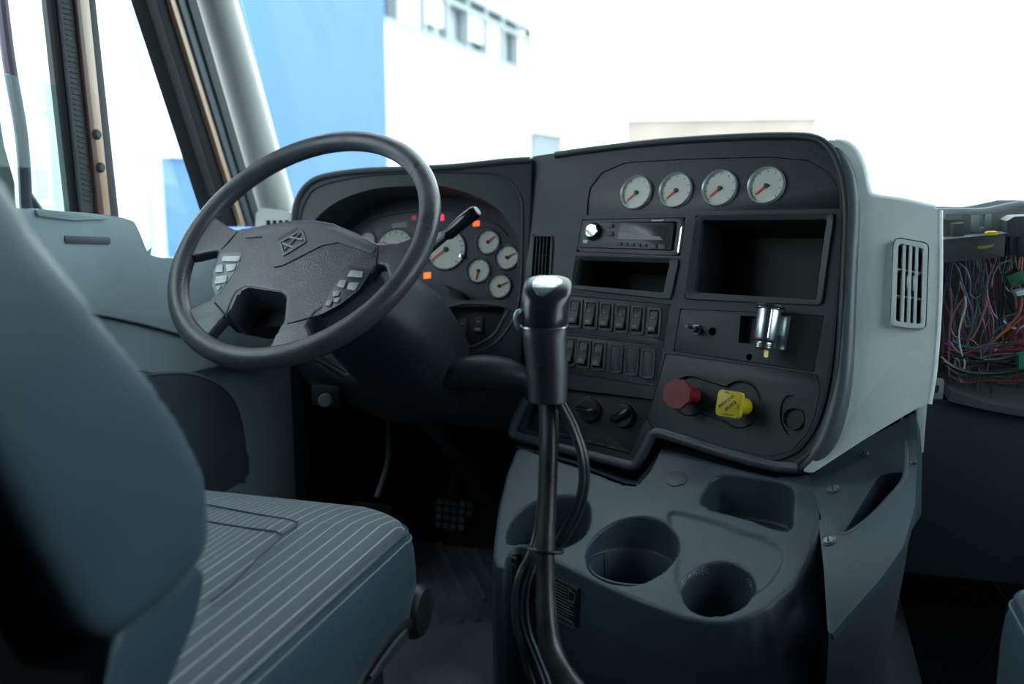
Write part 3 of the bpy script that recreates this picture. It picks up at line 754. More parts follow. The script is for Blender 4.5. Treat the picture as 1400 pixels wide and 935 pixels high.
# ------------------------------------------------------------------ auxiliary panel: toggle switch, holes
ax = thing('auxiliary_panel', PC.hit(1015, 495, -0.02), 'plain black panel carrying a toggle switch beneath the empty display bay', 'panel')
c = PC.uv(1022, 460)
uv = [(c[0]+(p[0]-c[0])*0.992, c[1]+(p[1]-c[1])*0.975) for p in PC.uvs(aux_px)]
axp = finish('panel_plate', prism_bm(PC, round_poly(uv, 0.003), -0.026, -0.001, 0.001), mat('aux panel', (0.024, 0.029, 0.031), 0.5, bump=0.3, var=0.1), ax)
def rnd(pl, x, y, rpx, h0, h1, n=20):
    u, v = pl.uv(x, y); r = rpx*pl.depth(x, y)/F
    return finish('cutter', prism_bm(pl, [(u+r*math.cos(2*math.pi*k/n), v+r*math.sin(2*math.pi*k/n)) for k in range(n)], h0, h1), BLACK)
cut(axp, [rnd(PC, 973.5, 453, 5.6, -0.02, 0.01), rnd(PC, 1024, 488, 4.6, -0.02, 0.01), cutter(PC, [(1012, 431), (1040, 433), (1033, 471), (1009, 468)], -0.02, 0.01, r=0.001)])
u, v = PC.uv(953, 451)
tg = lathe('toggle_collar', PC, u, v, [(0.0085, -0.001), (0.0085, 0.003), (0.006, 0.0035), (0.0055, 0.012), (0.003, 0.013), (0, 0.013)], mat('toggle metal', (0.25, 0.26, 0.27), 0.3, 1.0), ax, 6, 20)
tube('toggle_lever', [PC.w(u, v, 0.012), PC.w(u-0.001, v+0.001, 0.030), PC.w(u-0.001, v+0.001, 0.034)], [0.0022, 0.0034, 0.0026], CHROME, tg, sm=3)

# silver power socket hanging from its bracket in front of the panel
sk = thing('power_socket', PC.hit(1045, 485, 0.02), 'silver metal power socket hanging loose on a bracket over the auxiliary panel', 'power socket')
HS = 0.030
top, bot = PC.hit(1052.5, 422, HS), PC.hit(1044.5, 474, HS)
axd = (top-bot).normalized(); L = (top-bot).length
PK = Plane(bot, PC.u, axd.cross(PC.u)); PK.n = axd; PK.u = (PC.u-axd*PC.u.dot(axd)).normalized(); PK.v = axd.cross(PK.u)
rs = 16.0*PC.depth(1048, 445, HS)/F
lathe('barrel', PK, 0, 0, [(0, 0.006), (rs*0.78, 0.006), (rs*0.94, 0.008), (rs, 0.011), (rs, L-0.001), (rs*0.98, L), (0, L)], STEEL, sk, 40)
lathe('neck', PK, 0, 0, [(rs*0.72, 0.007), (rs*0.75, 0.004), (rs*0.70, 0.003), (rs*0.75, 0.001), (rs*0.70, 0.0), (rs*0.75, -0.002), (rs*0.68, -0.004), (0, -0.004)], STEEL, sk, 32)
fl = lathe('flange', PK, 0, 0, [(0, L+0.001), (rs*1.22, L+0.001), (rs*1.26, L+0.003), (rs*1.24, L+0.005), (rs*0.9, L+0.006), (rs*0.85, L-0.01), (0, L-0.01)], BLACK, sk, 40)
tube('flange_ring', [PK.w(rs*1.12*math.cos(2*math.pi*k/40), rs*1.12*math.sin(2*math.pi*k/40), L-0.0003) for k in range(40)], 0.0012, CHROME, sk, closed=True, seg=8)
tube('seam', [PK.w(rs*0.55, -rs*0.86, 0.012), PK.w(rs*0.55, -rs*0.86, L-0.003)], 0.0006, CHROME, sk, seg=6)
plate('terminal_tab', PC, [(1045, 477), (1051, 478), (1050, 488), (1047, 489), (1044, 487)], HS-0.0006, HS+0.0006, BRASS, sk, r=0.001, bev=0)
plate('bracket', PC, [(1058, 432), (1081, 433), (1073.5, 478), (1058, 477)], 0.004, 0.0055, STEEL, sk, r=0.001, bev=0.0004)
tube('bracket_stud', [PC.hit(1064, 456, 0.003), PC.hit(1058, 455, 0.022)], 0.004, STEEL, sk)

# ------------------------------------------------------------------ brake valve panel and knobs
vp = thing('valve_panel', PC.hit(1000, 610, -0.004), 'dark lower right panel round the brake knobs with a round accessory hole', 'panel')
c = PC.uv(1000, 555)
uv = [(c[0]+(p[0]-c[0])*0.992, c[1]+(p[1]-c[1])*0.988) for p in PC.uvs(valve_px)]
vpp = finish('panel_plate', prism_bm(PC, round_poly(uv, 0.003), -0.0058, -0.0005, 0.001), mat('valve panel', (0.028, 0.034, 0.037), 0.48, bump=0.3, var=0.12), vp)
fig8 = []
for k in range(25):
    a = math.radians(60 + 240*k/24); fig8.append((944+29*math.cos(a)*0.93, 540-27*math.sin(a)))
for k in range(25):
    a = math.radians(-130 + 260*k/24); fig8.append((1011+31*math.cos(a)*0.93, 552-32*math.sin(a)))
cut(vpp, [cutter(PC, fig8, -0.0045, 0.01, r=0), cutter(PC, [(1083+17*math.cos(2*math.pi*k/28)-3*math.sin(2*math.pi*k/28), 569-29*math.sin(2*math.pi*k/28)) for k in range(28)], -0.004, 0.01, r=0),
          rnd(PC, 1084, 572, 15, -0.0055, 0.01, 32)])
tube('knob_surround', [PC.hit(x, y, -0.0005) for x, y in fig8], 0.0022, BLACK, vp, closed=True, seg=8)
u, v = PC.uv(1084, 572); r = 15*PC.depth(1084, 572)/F
lathe('accessory_socket', PC, u, v, [(r*1.05, -0.003), (r*1.02, 0.0005), (r*0.92, 0.0005), (r*0.88, -0.004), (r*0.85, -0.0054), (0, -0.0054)], BLACK, vp, 36)
def valve_knob(fx, fy, bx, by, rpx, n, H, m, name, label, rot, cat='knob'):
    t = thing(name, PC.hit(bx, by, 0), label, cat)
    ub, vb = PC.uv(bx, by, -0.004); uf, vf = PC.uv(fx, fy, H)
    ax_ = (PC.w(uf, vf, H)-PC.w(ub, vb, -0.004)).normalized()
    tube('stem', [PC.w(ub, vb, -0.004), PC.w(ub, vb, -0.004).lerp(PC.w(uf, vf, H), 0.35), PC.w(uf, vf, H-0.006)], [0.0135, 0.0125, 0.010], m, t, seg=20)
    r_ = rpx*PC.depth(fx, fy, H)/F
    pts = [(uf+r_*math.cos(rot+2*math.pi*k/n), vf+r_*math.sin(rot+2*math.pi*k/n)) for k in range(n)]
    pts = round_poly(pts, 0.006 if n == 4 else 0.0015, 5)
    finish('button_head', prism_bm(PC, pts, H-0.008, H, 0.0018, 3), m, t, 40)
    return t, uf, vf, r_
valve_knob(924.8, 538, 948, 541, 21.5, 8, 0.040, RED, 'red_brake_knob', 'dark red eight-sided push knob left of the yellow one', math.radians(22.5))
yt, uf, vf, r_ = valve_knob(996.5, 552, 1018, 556, 25.5, 4, 0.040, YEL, 'yellow_brake_knob', 'square yellow push knob with worn black lettering', math.radians(43))
for s, du, dv, sz, ro in (('PARKING', -0.15, 0.12, 0.0068, 0.75), ('BRAKE', 0.12, -0.10, 0.0068, 0.75), ('PULL', -0.15, 0.60, 0.0042, 0), ('PUSH TO', 0.05, -0.60, 0.0042, 0), ('EXH', 0.56, -0.1, 0.0036, math.pi/2)):
    text('lettering', s, PC, uf+du*r_, vf+dv*r_, sz, LETTERK, yt, 0.0402, ro)

# ------------------------------------------------------------------ climate control panel
cl = thing('climate_panel', PC.hit(800, 600, -0.01), 'dark climate control panel with round knobs behind the shift lever', 'control panel')
c = PC.uv(800, 575)
uv = [(c[0]+(p[0]-c[0])*0.985, c[1]+(p[1]-c[1])*0.96) for p in PC.uvs(clim_px)]
finish('panel_plate', prism_bm(PC, round_poly(uv, 0.003), -0.0195, -0.010, 0.001), GROOVE, cl)
for x, y, ro in ((762, 555, 0.2), (808, 562, 0.05), (854, 569, -0.55)):
    u, v = PC.uv(x, y, -0.010)
    kn = lathe('control_knob', PC, u, v, [(0.020, -0.010), (0.0195, -0.002), (0.0175, 0.0), (0, 0.0)], BLACK, cl, 36)
    Q = PC.tilted(x, y, -0.010, -ro)
    finish('grip_bar', prism_bm(Q, round_poly([(-0.018, -0.005), (0.018, -0.005), (0.018, 0.005), (-0.018, 0.005)], 0.004), 0.008, 0.020, 0.002, 2), GLOSSB, kn)
    bmA = bmesh.new()
    for a0, a1, nm, mm in ((100, 160, 'cold_arc', mat('teal print', (0.05, 0.30, 0.30), 0.5)), (20, 80, 'hot_arc', mat('pink print', (0.35, 0.12, 0.12), 0.5))):
        if x != 808: mm = MATS.get('print arc') or mat('print arc', (0.10, 0.11, 0.115), 0.5)
        pa = [PC.w(u+0.023*math.cos(math.radians(a0+(a1-a0)*k/10)), v+0.023*math.sin(math.radians(a0+(a1-a0)*k/10)), -0.0095) for k in range(11)]
        tube(nm, pa, 0.0012, mm, cl, seg=6)
for k in range(5):
    x = 770+k*17; y = 592+k*4.6
    plate('mark', PC, [(x-5, y), (x+5, y+1.3), (x+5, y+2.6), (x-5, y+1.3)], -0.0105, -0.0095, LETTERD, cl, r=0, bev=0)

# ------------------------------------------------------------------ air vents
def vent(pl, px, label, m, nv, hs, depth, name='air_vent', wheel=False, frame=0.82):
    c_ = (sum(p[0] for p in px)/4, sum(p[1] for p in px)/4)
    t = thing(name, pl.hit(c_[0], px[2][1]), label, 'vent')
    inn = [(c_[0]+(x-c_[0])*frame, c_[1]+(y-c_[1])*(1-(1-frame)*0.42)) for x, y in px]
    ring('frame', pl, px, inn, -0.012, 0.003, m, t, r=0.007, ri=0.004, bev=0.0012, n=80)
    finish('duct', prism_bm(pl, pl.uvs(inn), -depth, -depth+0.004), DEEP if pl is PC else GREYRUB, t)
    def bil(a, b):
        x = (inn[0][0]*(1-a)+inn[1][0]*a)*(1-b)+(inn[3][0]*(1-a)+inn[2][0]*a)*b
        y = (inn[0][1]*(1-a)+inn[1][1]*a)*(1-b)+(inn[3][1]*(1-a)+inn[2][1]*a)*b
        return x, y
    for k in range(1, nv):
        a = k/nv; w = 0.15/nv if pl is PC else 0.24/nv
        finish('vane', prism_bm(pl, pl.uvs([bil(a-w, 0), bil(a+w, 0), bil(a+w, 1), bil(a-w, 1)], 0.0), -0.022, 0.001, 0.0008), m, t)
    for b in hs:
        finish('cross_bar', prism_bm(pl, pl.uvs([bil(0, b-0.008), bil(1, b-0.008), bil(1, b+0.008), bil(0, b+0.008)], -0.001), -0.016, -0.001, 0.0005), m, t)
    if wheel:
        for a in (0.42, 0.66):
            x, y = bil(a, 0.49); w0 = pl.hit(x, y, -0.010)
            QQ = Plane(w0, pl.v, pl.n); uu = QQ
            lathe('thumb_wheel', QQ, 0, 0, [(0, 0.0022), (0.011, 0.0022), (0.012, 0.001), (0.012, -0.001), (0.011, -0.0022), (0, -0.0022)], m, t, 30)
    return t
vent(PC, ventc_px, 'dark slatted vent between the cluster and the centre stack', DASH, 5, (0.45,), 0.045)
vent(PR, vr_px, 'light grey slatted air vent on the end of the centre stack', GREY, 4, (0.33, 0.67), 0.03, wheel=True, frame=0.74)
# small grey vent housing at the left end by the pillar
lv = thing('corner_vent', at(372, 310, 1.95), 'small light grey vent at the foot of the windshield pillar', 'vent')
PV = Plane(at(372, 300, 1.93), (1, 0, 0), (0, 0.3, 1))
plate('housing', PV, [(350, 288), (358, 284), (398, 288), (402, 330), (348, 330)], -0.08, 0.0, PILLAR, lv, r=0.008, bev=0.005, seg=3)
for k in range(4): plate('slot', PV, [(364+k*8.5, 301), (369+k*8.5, 301), (370+k*8.5, 308), (364+k*8.5, 308)], -0.002, 0.0008, DEEP, lv, r=0.001, bev=0)
# ================================================================== STEERING WHEEL
sw_ = thing('steering_wheel', PW.o, 'worn black four-spoke steering wheel with button pads on the hub', 'steering wheel')
RM, RTB = 0.2125, 0.0165
bm = tube_bm([PW.w(RM*math.cos(2*math.pi*k/96), RM*math.sin(2*math.pi*k/96), 0.004) for k in range(96)], RTB, 16, True)
rimo = finish('rim', bm, WHEELM, sw_)
disc = finish('spokes', prism_bm(PW, [(0.204*math.cos(2*math.pi*k/72), 0.204*math.sin(2*math.pi*k/72)) for k in range(72)], -0.012, 0.008), WHEELM, sw_)
def arc_in(px):    # push rim-side points out to the rim tube so that only spokes remain
    out = []; last = None; pts = [PW.uv(x, y) for x, y in px]
    for u, v in pts + [pts[0]]:
        r = math.hypot(u, v); a = math.atan2(v, u) if r > 0.175 else None
        if a is not None:
            if last is not None:
                d_ = (a-last+math.pi) % (2*math.pi) - math.pi
                out += [(0.2085*math.cos(last+d_*k/8), 0.2085*math.sin(last+d_*k/8)) for k in range(1, 8)]
            u, v = u*0.2085/r, v*0.2085/r
        out.append((u, v)); last = a
    return out[:-1]
holes = [[(560, 325), (546, 336), (519, 337), (485, 320), (458, 309), (431, 304), (405, 305), (366, 311), (325, 318), (313, 312), (308, 301), (318, 288), (345, 262), (370, 248), (429, 222), (482, 209), (519, 211), (553, 226), (570, 248), (574, 275), (568, 312)],
         [(280, 352), (302, 346), (292, 380), (294, 412), (268, 420), (258, 418), (255, 402), (262, 372)],
         [(290, 464), (304, 447), (315, 431), (327, 403), (340, 396), (386, 403), (394, 410), (391, 442), (372, 466), (345, 476), (320, 480), (298, 474)],
         [(424, 447), (435, 432), (512, 376), (519, 365), (530, 367), (520, 388), (497, 415), (455, 446), (430, 458)]]
cs = []
for hpx in holes:
    cs.append(finish('cutter', prism_bm(PW, arc_in(hpx), -0.05, 0.05), BLACK))
cut(disc, cs)
soften(disc, 0.0028, 5, 0.5)
hub_px = [(324.6, 317), (365.7, 309), (405, 303.6), (431.8, 302.7), (458.6, 307), (485, 318), (517.5, 335.7), (514, 366), (505, 372), (470, 400), (434, 432), (421, 434), (392.5, 443), (396, 407), (387, 400), (339, 393), (326, 400), (311, 434), (294, 414), (289, 387.5), (291, 370), (299.6, 346), (303, 341)]
hub = plate('hub', PW, hub_px, -0.05, 0.007, HUBM, sw_, r=0.008, bev=0.008, seg=4)
pad = plate('horn_pad', PW, [(335, 325), (358, 323), (365, 333), (373, 365), (387, 362), (440, 335), (462, 331), (510, 347), (514, 338), (485, 320), (458, 309.5), (431, 305.5), (405, 306.5), (366, 312), (332, 319)], 0.002, 0.0098, HUBM, sw_, r=0.004, bev=0.0028, seg=3)
HW = 0.0098
q_o = [(380, 330), (413, 312), (419, 330), (386.5, 350)]; q_i = [(384, 331), (411, 316.5), (415, 329), (388.5, 345.5)]
plate('hub_rear_cover', PW, [(306, 438), (318, 400), (340, 385), (390, 392), (402, 405), (396, 446), (350, 447)], -0.085, -0.052, DEEP, sw_, r=0.006, bev=0.003)
em = ring('emblem', PW, q_o, q_i, 0.008, HW+0.002, mat('emblem grey', (0.10, 0.105, 0.115), 0.35), sw_, r=0.001, bev=0.0006, n=64)
finish('emblem_field', prism_bm(PW, PW.uvs(q_i), HW-0.001, HW+0.0003), BLACK, em, smooth=False)
EM2 = mat('emblem light', (0.16, 0.165, 0.175), 0.35)
for a, b in (((389, 342), (411, 319)), ((387, 333), (402, 339)), ((397, 325), (414, 328))):
    tube('emblem_stroke', [PW.hit(*a, HW+0.0008), PW.hit(*b, HW+0.0008)], 0.0022, EM2, em, seg=8)
PADM = mat('button pad', (0.17, 0.175, 0.19), 0.4, var=0.15, vscale=60)
PADD = mat('button pad dark', (0.030, 0.032, 0.037), 0.4)
lp = plate('button_pad', PW, [(301, 346), (331, 345), (327, 362), (312, 384), (296, 406), (290, 390), (292, 370)], 0.0, 0.0085, PADM, sw_, r=0.003, bev=0.0015)
rp = plate('button_pad', PW, [(466, 373), (476, 362), (509, 368), (491, 396), (465, 416), (435, 432), (450, 400)], 0.0, 0.0085, PADD, sw_, r=0.003, bev=0.0015)
def wbtn(px, parent, m=BUTTON): plate('button', PW, px, 0.006, 0.0105, m, parent, r=0.0018, bev=0.0007)
for px in ([(304, 350), (328, 350), (326, 357), (303, 357)], [(296, 363), (304, 361), (304, 372), (294, 372)], [(308, 361), (323, 361), (319, 369), (310, 371)], [(295, 378), (310, 376), (309, 386), (293, 388)], [(295, 391), (303, 389), (297, 398)]): wbtn(px, lp)
for px in ([(479, 369), (496, 371), (495, 379), (474, 378)], [(464, 383), (473, 382), (470, 394), (460, 391)], [(477, 386), (491, 386), (485, 397), (474, 395)], [(455, 398), (465, 397), (462, 404), (455, 405)], [(459, 407), (466, 406), (461, 413), (455, 413)], [(448, 410), (455, 409), (451, 418), (444, 418)]): wbtn(px, rp, mat('right buttons', (0.33, 0.335, 0.33), 0.45, var=0.2, vscale=80))
tube('airbag_mark', [PW.hit(x, y, 0.0075) for x, y in ((366, 382), (374, 382), (370, 386), (366, 382.5))], 0.0006, LETTERK, sw_, seg=6)
for a, b in (((325, 317), (303, 342)), ((517.5, 336), (514, 366)), ((393, 443), (434, 432)), ((294, 414), (311, 434))):
    tube('spoke_seam', [PW.hit(*a, 0.007), PW.hit((a[0]+b[0])/2, (a[1]+b[1])/2, 0.008), PW.hit(*b, 0.007)], 0.0016, DEEP, sw_, seg=6)
# column with shroud and stalk
sc_ = thing('steering_column', PW.o-PW.n*0.35, 'dark steering column shroud behind the wheel', 'steering column')
def shroud_rows():
    rows = []
    for s, a, b, dv in ((0.045, .050, .040, 0), (0.09, .062, .050, 0), (0.14, .098, .066, 0.0), (0.20, .112, .072, .0), (0.30, .108, .076, .004), (0.42, .09, .07, .01)):
        r_ = []
        for k in range(32):
            t = 2*math.pi*k/32; c_, s2 = math.cos(t), math.sin(t)
            r_.append(PW.w(math.copysign(abs(c_)**0.6, c_)*a + 0.045*min(1, s/0.2), math.copysign(abs(s2)**0.6, s2)*b + dv, -s))
        rows.append(r_)
    return rows
grid('shroud', shroud_rows(), mat('column plastic', (0.028, 0.036, 0.046), 0.5, bump=0.3), sc_, closed=True)
tube('shroud_edge', [at(602, 425, 1.60), at(601, 455, 1.60), at(592, 478, 1.60), at(576, 492, 1.60)], 0.006, mat('column plastic', (0, 0, 0)), sc_, sm=4)
st = tube('stalk_arm', [at(545, 385, 1.58), at(584, 346, 1.56), at(611, 322, 1.55)], [0.005, 0.005, 0.006], BLACK, sc_)
tube('stalk_grip', [at(609, 324, 1.552), at(613, 320, 1.55), at(634, 302, 1.54), at(648, 291, 1.535), at(652, 288, 1.533)], [0.006, 0.0105, 0.0115, 0.0118, 0.0095], GLOSSB, sc_, seg=16)
tube('stalk_cap', [at(650, 290, 1.534), at(653, 287.5, 1.532)], [0.0098, 0.0075], mat('stalk cap grey', (0.30, 0.31, 0.32), 0.3), sc_, seg=16)
tube('release_lever', [at(420, 486, 1.55), at(445, 497, 1.56), at(470, 512, 1.57)], [0.004, 0.006, 0.007], BLACK, sc_)
tube('shaft', [PW.o-PW.n*0.35, PW.o-PW.n*0.9], 0.03, BLACK, sc_, seg=16)

# ================================================================== DRIVER'S SEAT
SX0, SX1, SY0, SY1 = -0.872, -0.362, 0.52, 1.128
scx, scy = (SX0+SX1)/2, (SY0+SY1)/2
STRIPE = bpy.data.materials.new('striped seat cloth'); STRIPE.use_nodes = True
nt = STRIPE.node_tree; b_ = nt.nodes['Principled BSDF']; b_.inputs['Roughness'].default_value = 0.75
tc = nt.nodes.new('ShaderNodeTexCoord'); sx = nt.nodes.new('ShaderNodeSeparateXYZ'); nt.links.new(tc.outputs['Object'], sx.inputs[0])
def mth(op, a, b=None):
    n = nt.nodes.new('ShaderNodeMath'); n.operation = op
    for i, q in enumerate((a, b)):
        if q is None: continue
        if isinstance(q, (int, float)): n.inputs[i].default_value = q
        else: nt.links.new(q, n.inputs[i])
    return n.outputs[0]
xx = mth('ABSOLUTE', mth('ADD', sx.outputs[0], 0.0))
sq = mth('ADD', mth('MULTIPLY', mth('POWER', xx, 0.75), 40.0), mth('MULTIPLY', xx, 8.0))    # wide stripes at the sides, closer ones inwards
fr = mth('FRACT', mth('MULTIPLY', xx, mth('ADD', 72.0, mth('MULTIPLY', mth('LESS_THAN', xx, 0.125), 48.0))))
line = mth('LESS_THAN', fr, 0.08)
fine = mth('LESS_THAN', mth('FRACT', mth('MULTIPLY', sx.outputs[0], 420.0)), 0.35)
mixc = nt.nodes.new('ShaderNodeMix'); mixc.data_type = 'RGBA'
mixc.inputs['A'].default_value = (0.090, 0.106, 0.135, 1); mixc.inputs['B'].default_value = (0.50, 0.57, 0.62, 1)
nt.links.new(mth('MULTIPLY', line, 0.85), mixc.inputs['Factor'])
mix2 = nt.nodes.new('ShaderNodeMix'); mix2.data_type = 'RGBA'; mix2.blend_type = 'MULTIPLY'
nt.links.new(mth('MULTIPLY', fine, 0.5), mix2.inputs['Factor']); nt.links.new(mixc.outputs['Result'], mix2.inputs['A']); mix2.inputs['B'].default_value = (0.55, 0.56, 0.58, 1)
nt.links.new(mix2.outputs['Result'], b_.inputs['Base Color'])
b_.inputs['Sheen Weight'].default_value = 0.15

def outline(off, n=96, rr=0.085):
    hx, hy = (SX1-SX0)/2-off, (SY1-SY0)/2-off; r = max(0.01, rr-off); out = []
    per = n//4
    for q, (sx_, sy_) in enumerate(((1, 1), (-1, 1), (-1, -1), (1, -1))):
        for k in range(per):
            a = math.pi/2*(q + k/(per-1))
            out.append((scx + sx_*(hx-r) + r*math.cos(a), scy + sy_*(hy-r) + r*math.sin(a)))
    return out
def ztop(x, y):
    a = min(1, abs(x-scx)/((SX1-SX0)/2)); b = (y-scy)/((SY1-SY0)/2)
    return 0.578 + 0.026*(1-a**2.5) - (0.030*max(0, b)**4) + 0.012*max(0, 1-abs(b))
seat = thing('truck_seat', (scx, scy, 0.0), 'blue-grey driver seat with striped cloth cushion and smooth vinyl back', 'seat')
rows = []
for off, z in ((0.02, 0.425), (0.004, 0.435), (0.0, 0.46), (0.0, 0.52), (0.002, 0.548), (0.006, 0.562), (0.012, 0.572)):
    rows.append([Vector((x, y, z + (ztop(x, y)-0.578)*max(0, (z-0.43)/0.142)*0.9)) for x, y in outline(off)])
bm = bmesh.new(); R_ = [[bm.verts.new(p) for p in r] for r in rows]
for a, b in zip(R_, R_[1:]):
    for k in range(len(a)): bm.faces.new((a[k], a[(k+1) % len(a)], b[(k+1) % len(a)], b[k]))
bm.faces.new(R_[0][::-1])
finish('cushion_side', bm, VINYL, seat, 60)
rows = []
base = outline(0.012)
for f in (1.0, 0.985, 0.96, 0.92, 0.86, 0.78, 0.68, 0.56, 0.42, 0.27, 0.12):
    rows.append([Vector((scx+(x-scx)*f, scy+(y-scy)*f, 0)) for x, y in base])
for i, r in enumerate(rows):
    for p in r: p.z = ztop(p.x, p.y) + (-0.0055 if i == 0 else 0.001 if i == 1 else 0.004)
bm = bmesh.new(); R_ = [[bm.verts.new(p) for p in r] for r in rows]
for a, b in zip(R_, R_[1:]):
    for k in range(len(a)): bm.faces.new((a[k], a[(k+1) % len(a)], b[(k+1) % len(a)], b[k]))
bm.faces.new(R_[-1])
finish('cushion_top', bm, STRIPE, seat, 80)
tube('piping', [Vector((x, y, ztop(x, y)-0.0065)) for x, y in outline(0.011)], 0.0030, VINYL, seat, closed=True, seg=8)
tube('stitching', [Vector((x, y, ztop(x, y)-0.013)) for x, y in outline(0.0050)], 0.0010, mat('thread', (0.25, 0.31, 0.36), 0.6), seat, closed=True, seg=5)
PZ = Plane((0, 0, 0.60), (1, 0, 0), (0, 1, 0))
def on_seat(x, y):
    p = PZ.hit(x, y)
    for _ in range(4):
        z = ztop(p.x, p.y)+0.0045; d_ = ray(x, y); p = CAM + d_*((z-CAM.z)/d_.z)
    return p
for pth in ([(250, 684), (300, 693), (352, 703), (407, 714), (386, 731)], [(250, 707), (296, 715), (340, 722), (386, 731), (350, 765), (320, 797), (290, 822)]):
    tube('quilt_seam', [on_seat(*p) for p in pth], 0.0010, mat('seam shade', (0.045, 0.053, 0.062), 0.8), seat, sm=3, seg=6)
# backrest
PS = Plane((-0.352, 0, 0), (0, 1, 0), (0, 0, 1))
bk = PS.uvs([(62, 318), (152, 437), (243, 556), (287, 640), (299, 720), (292, 768)]) + PS.uvs([(178, 872), (150, 880), (120, 866), (58, 757), (0, 648)])
bk = [(0.335, 1.40), (0.37, 1.36), (0.425, 1.12)] + PS.uvs([(-3, 212)]) + bk + [(0.335, 1.05), (0.27, 1.28), (0.275, 1.38), (0.30, 1.41)]
def side_prism(name, poly, x0, x1, m, bev, parent, seg=6):
    bmx = prism_bm(Plane((0, 0, 0), (0, 1, 0), (0, 0, 1)), round_poly(poly, 0.02, 4), x0, x1)
    ed = [e for e in bmx.edges if len(e.link_faces) == 2 and any(len(f.verts) > 4 for f in e.link_faces)]
    bmesh.ops.bevel(bmx, geom=ed, offset=bev, segments=seg, profile=0.5, affect='EDGES', clamp_overlap=True)
    return finish(name, bmx, m, parent, 60)
bo = side_prism('backrest', bk, -0.875, -0.352, VINYL, 0.026, seat)
soften(bo, 0.010, 6, 0.5)
lowb = PS.uvs([(292, 768), (293, 800), (282, 850), (252, 925), (225, 985)]) + [(0.50, 0.52), (0.46, 0.56), (0.47, 0.62)] + PS.uvs([(175, 868)])
lb = side_prism('lower_back_bolster', lowb, -0.865, -0.362, VINYL, 0.02, seat)
shl = [(p[0]-0.035, p[1]-0.01) for p in PS.uvs([(172, 872), (120, 862), (58, 755), (0, 646)])]
sp = [(0.53, 0.60), (0.535, 0.66)] + shl + [(0.30, 1.05), (0.25, 1.30), (0.23, 1.28), (0.26, 1.0), (0.34, 0.72), (0.36, 0.06), (0.50, 0.06)]
side_prism('back_shell', sp, -0.86, -0.372, SEATSHELL, 0.012, seat, 3)
box('pedestal', (scx-0.20, scy-0.22, 0.0), (scx+0.20, scy+0.20, 0.30), BLACK, seat, bev=0.02)
box('suspension_cover', (scx-0.215, scy-0.235, 0.29), (scx+0.215, scy+0.225, 0.435), DEEP, seat, bev=0.01)
PSx = Plane((SX1-0.01, 0, 0), (0, 1, 0), (0, 0, 1))
kc = PSx.uv(574, 836, 0.01)
lathe('adjust_knob', PSx, kc[0], kc[1], [(0, 0.020), (0.020, 0.020), (0.030, 0.017), (0.035, 0.010), (0.036, -0.004)], BLACK, seat, 28)
tube('adjust_lever', [PSx.hit(x, y, 0.008) for x, y in ((565, 848), (545, 862), (528, 880), (508, 908), (490, 940), (480, 965))], [0.010, 0.010, 0.009, 0.009, 0.010, 0.010], BLACK, seat, sm=4, flat=0.6)
tube('lever_edge', [PSx.hit(x, y, 0.018) for x, y in ((555, 862), (540, 878), (520, 905), (506, 926))], 0.0022, GREYRUB, seat, sm=3, seg=6)
# passenger seat: the same seat across the aisle
pseat = thing('truck_seat', (-scx-0.048, scy+0.01, 0.0), 'blue-grey passenger seat, only its front corner showing at the right edge', 'seat')
for ch in list(seat.children):
    if ch.name.split('.')[0] in ('quilt_seam', 'adjust_knob', 'adjust_lever', 'lever_edge'): continue
    c_ = ch.copy(); COL.objects.link(c_); c_.parent = pseat

# ================================================================== LOWER CONSOLE
co = thing('cup_holder_console', (0.0, 1.2, 0.0), 'blue-grey moulded console with cup holders below the dashboard', 'console')
deck_px = [(706, 612), (692, 650), (682, 690), (676, 735), (674, 762), (679, 774), (690, 777), (694, 758), (709, 746), (722, 748), (793, 784), (850, 811), (881, 824), (935, 844), (970, 851), (1000, 850), (1026, 843), (1050, 830), (1085, 799), (1107, 759), (1121, 715), (1122, 690), (1114, 664), (1106, 646), (1060, 652), (996, 636), (930, 617), (903, 612), (890, 640), (872, 664), (855, 662), (780, 634), (715, 612)]
duv = round_poly(PD.uvs(deck_px), 0.006, 3)
bm = bmesh.new()
tp = [bm.verts.new(PD.w(u, v)) for u, v in duv]
md_ = []; bts = []
UA, UB, VM = PD.uv(1010, 848)[0], PD.uv(1107, 759)[0], PD.uv(1110, 690)[1]
for u, v in duv:
    p = PD.w(u, v); wr_ = max(0, min(1, (u-UA)/(UB-UA))); front = v < VM
    md_.append(bm.verts.new(p + uh*(wr_*0.024 if front else 0) + Vector((0, -0.006 if front else 0.03, -0.06))))
    bts.append(p + uh*(wr_*0.034 if front else 0) + Vector((0, 0.004 if front else 0.05, 0)))
bt = [bm.verts.new(Vector((p.x, p.y, 0.10))) for p in bts]
tf = bm.faces.new(tp); bm.faces.new(bt[::-1]); n = len(tp)
for a, b in ((tp, md_), (md_, bt)):
    for k in range(n): bm.faces.new((a[(k+1) % n], a[k], b[k], b[(k+1) % n]))
bmesh.ops.bevel(bm, geom=list(tf.edges), offset=0.009, segments=4, profile=0.5, affect='EDGES', clamp_overlap=True)
body = finish('console_body', bm, CONS, co, 60)
def zplane(px, py, z):
    d_ = ray(px, py); return CAM + d_*((z-CAM.z)/d_.z)
def vcyl(c_, r, z0, z1, n=48):
    P_ = Plane((c_.x, c_.y, 0), (1, 0, 0), (0, 1, 0))
    return finish('cutter', prism_bm(P_, [(r*math.cos(2*math.pi*k/n), r*math.sin(2*math.pi*k/n)) for k in range(n)], z0, z1), BLACK)
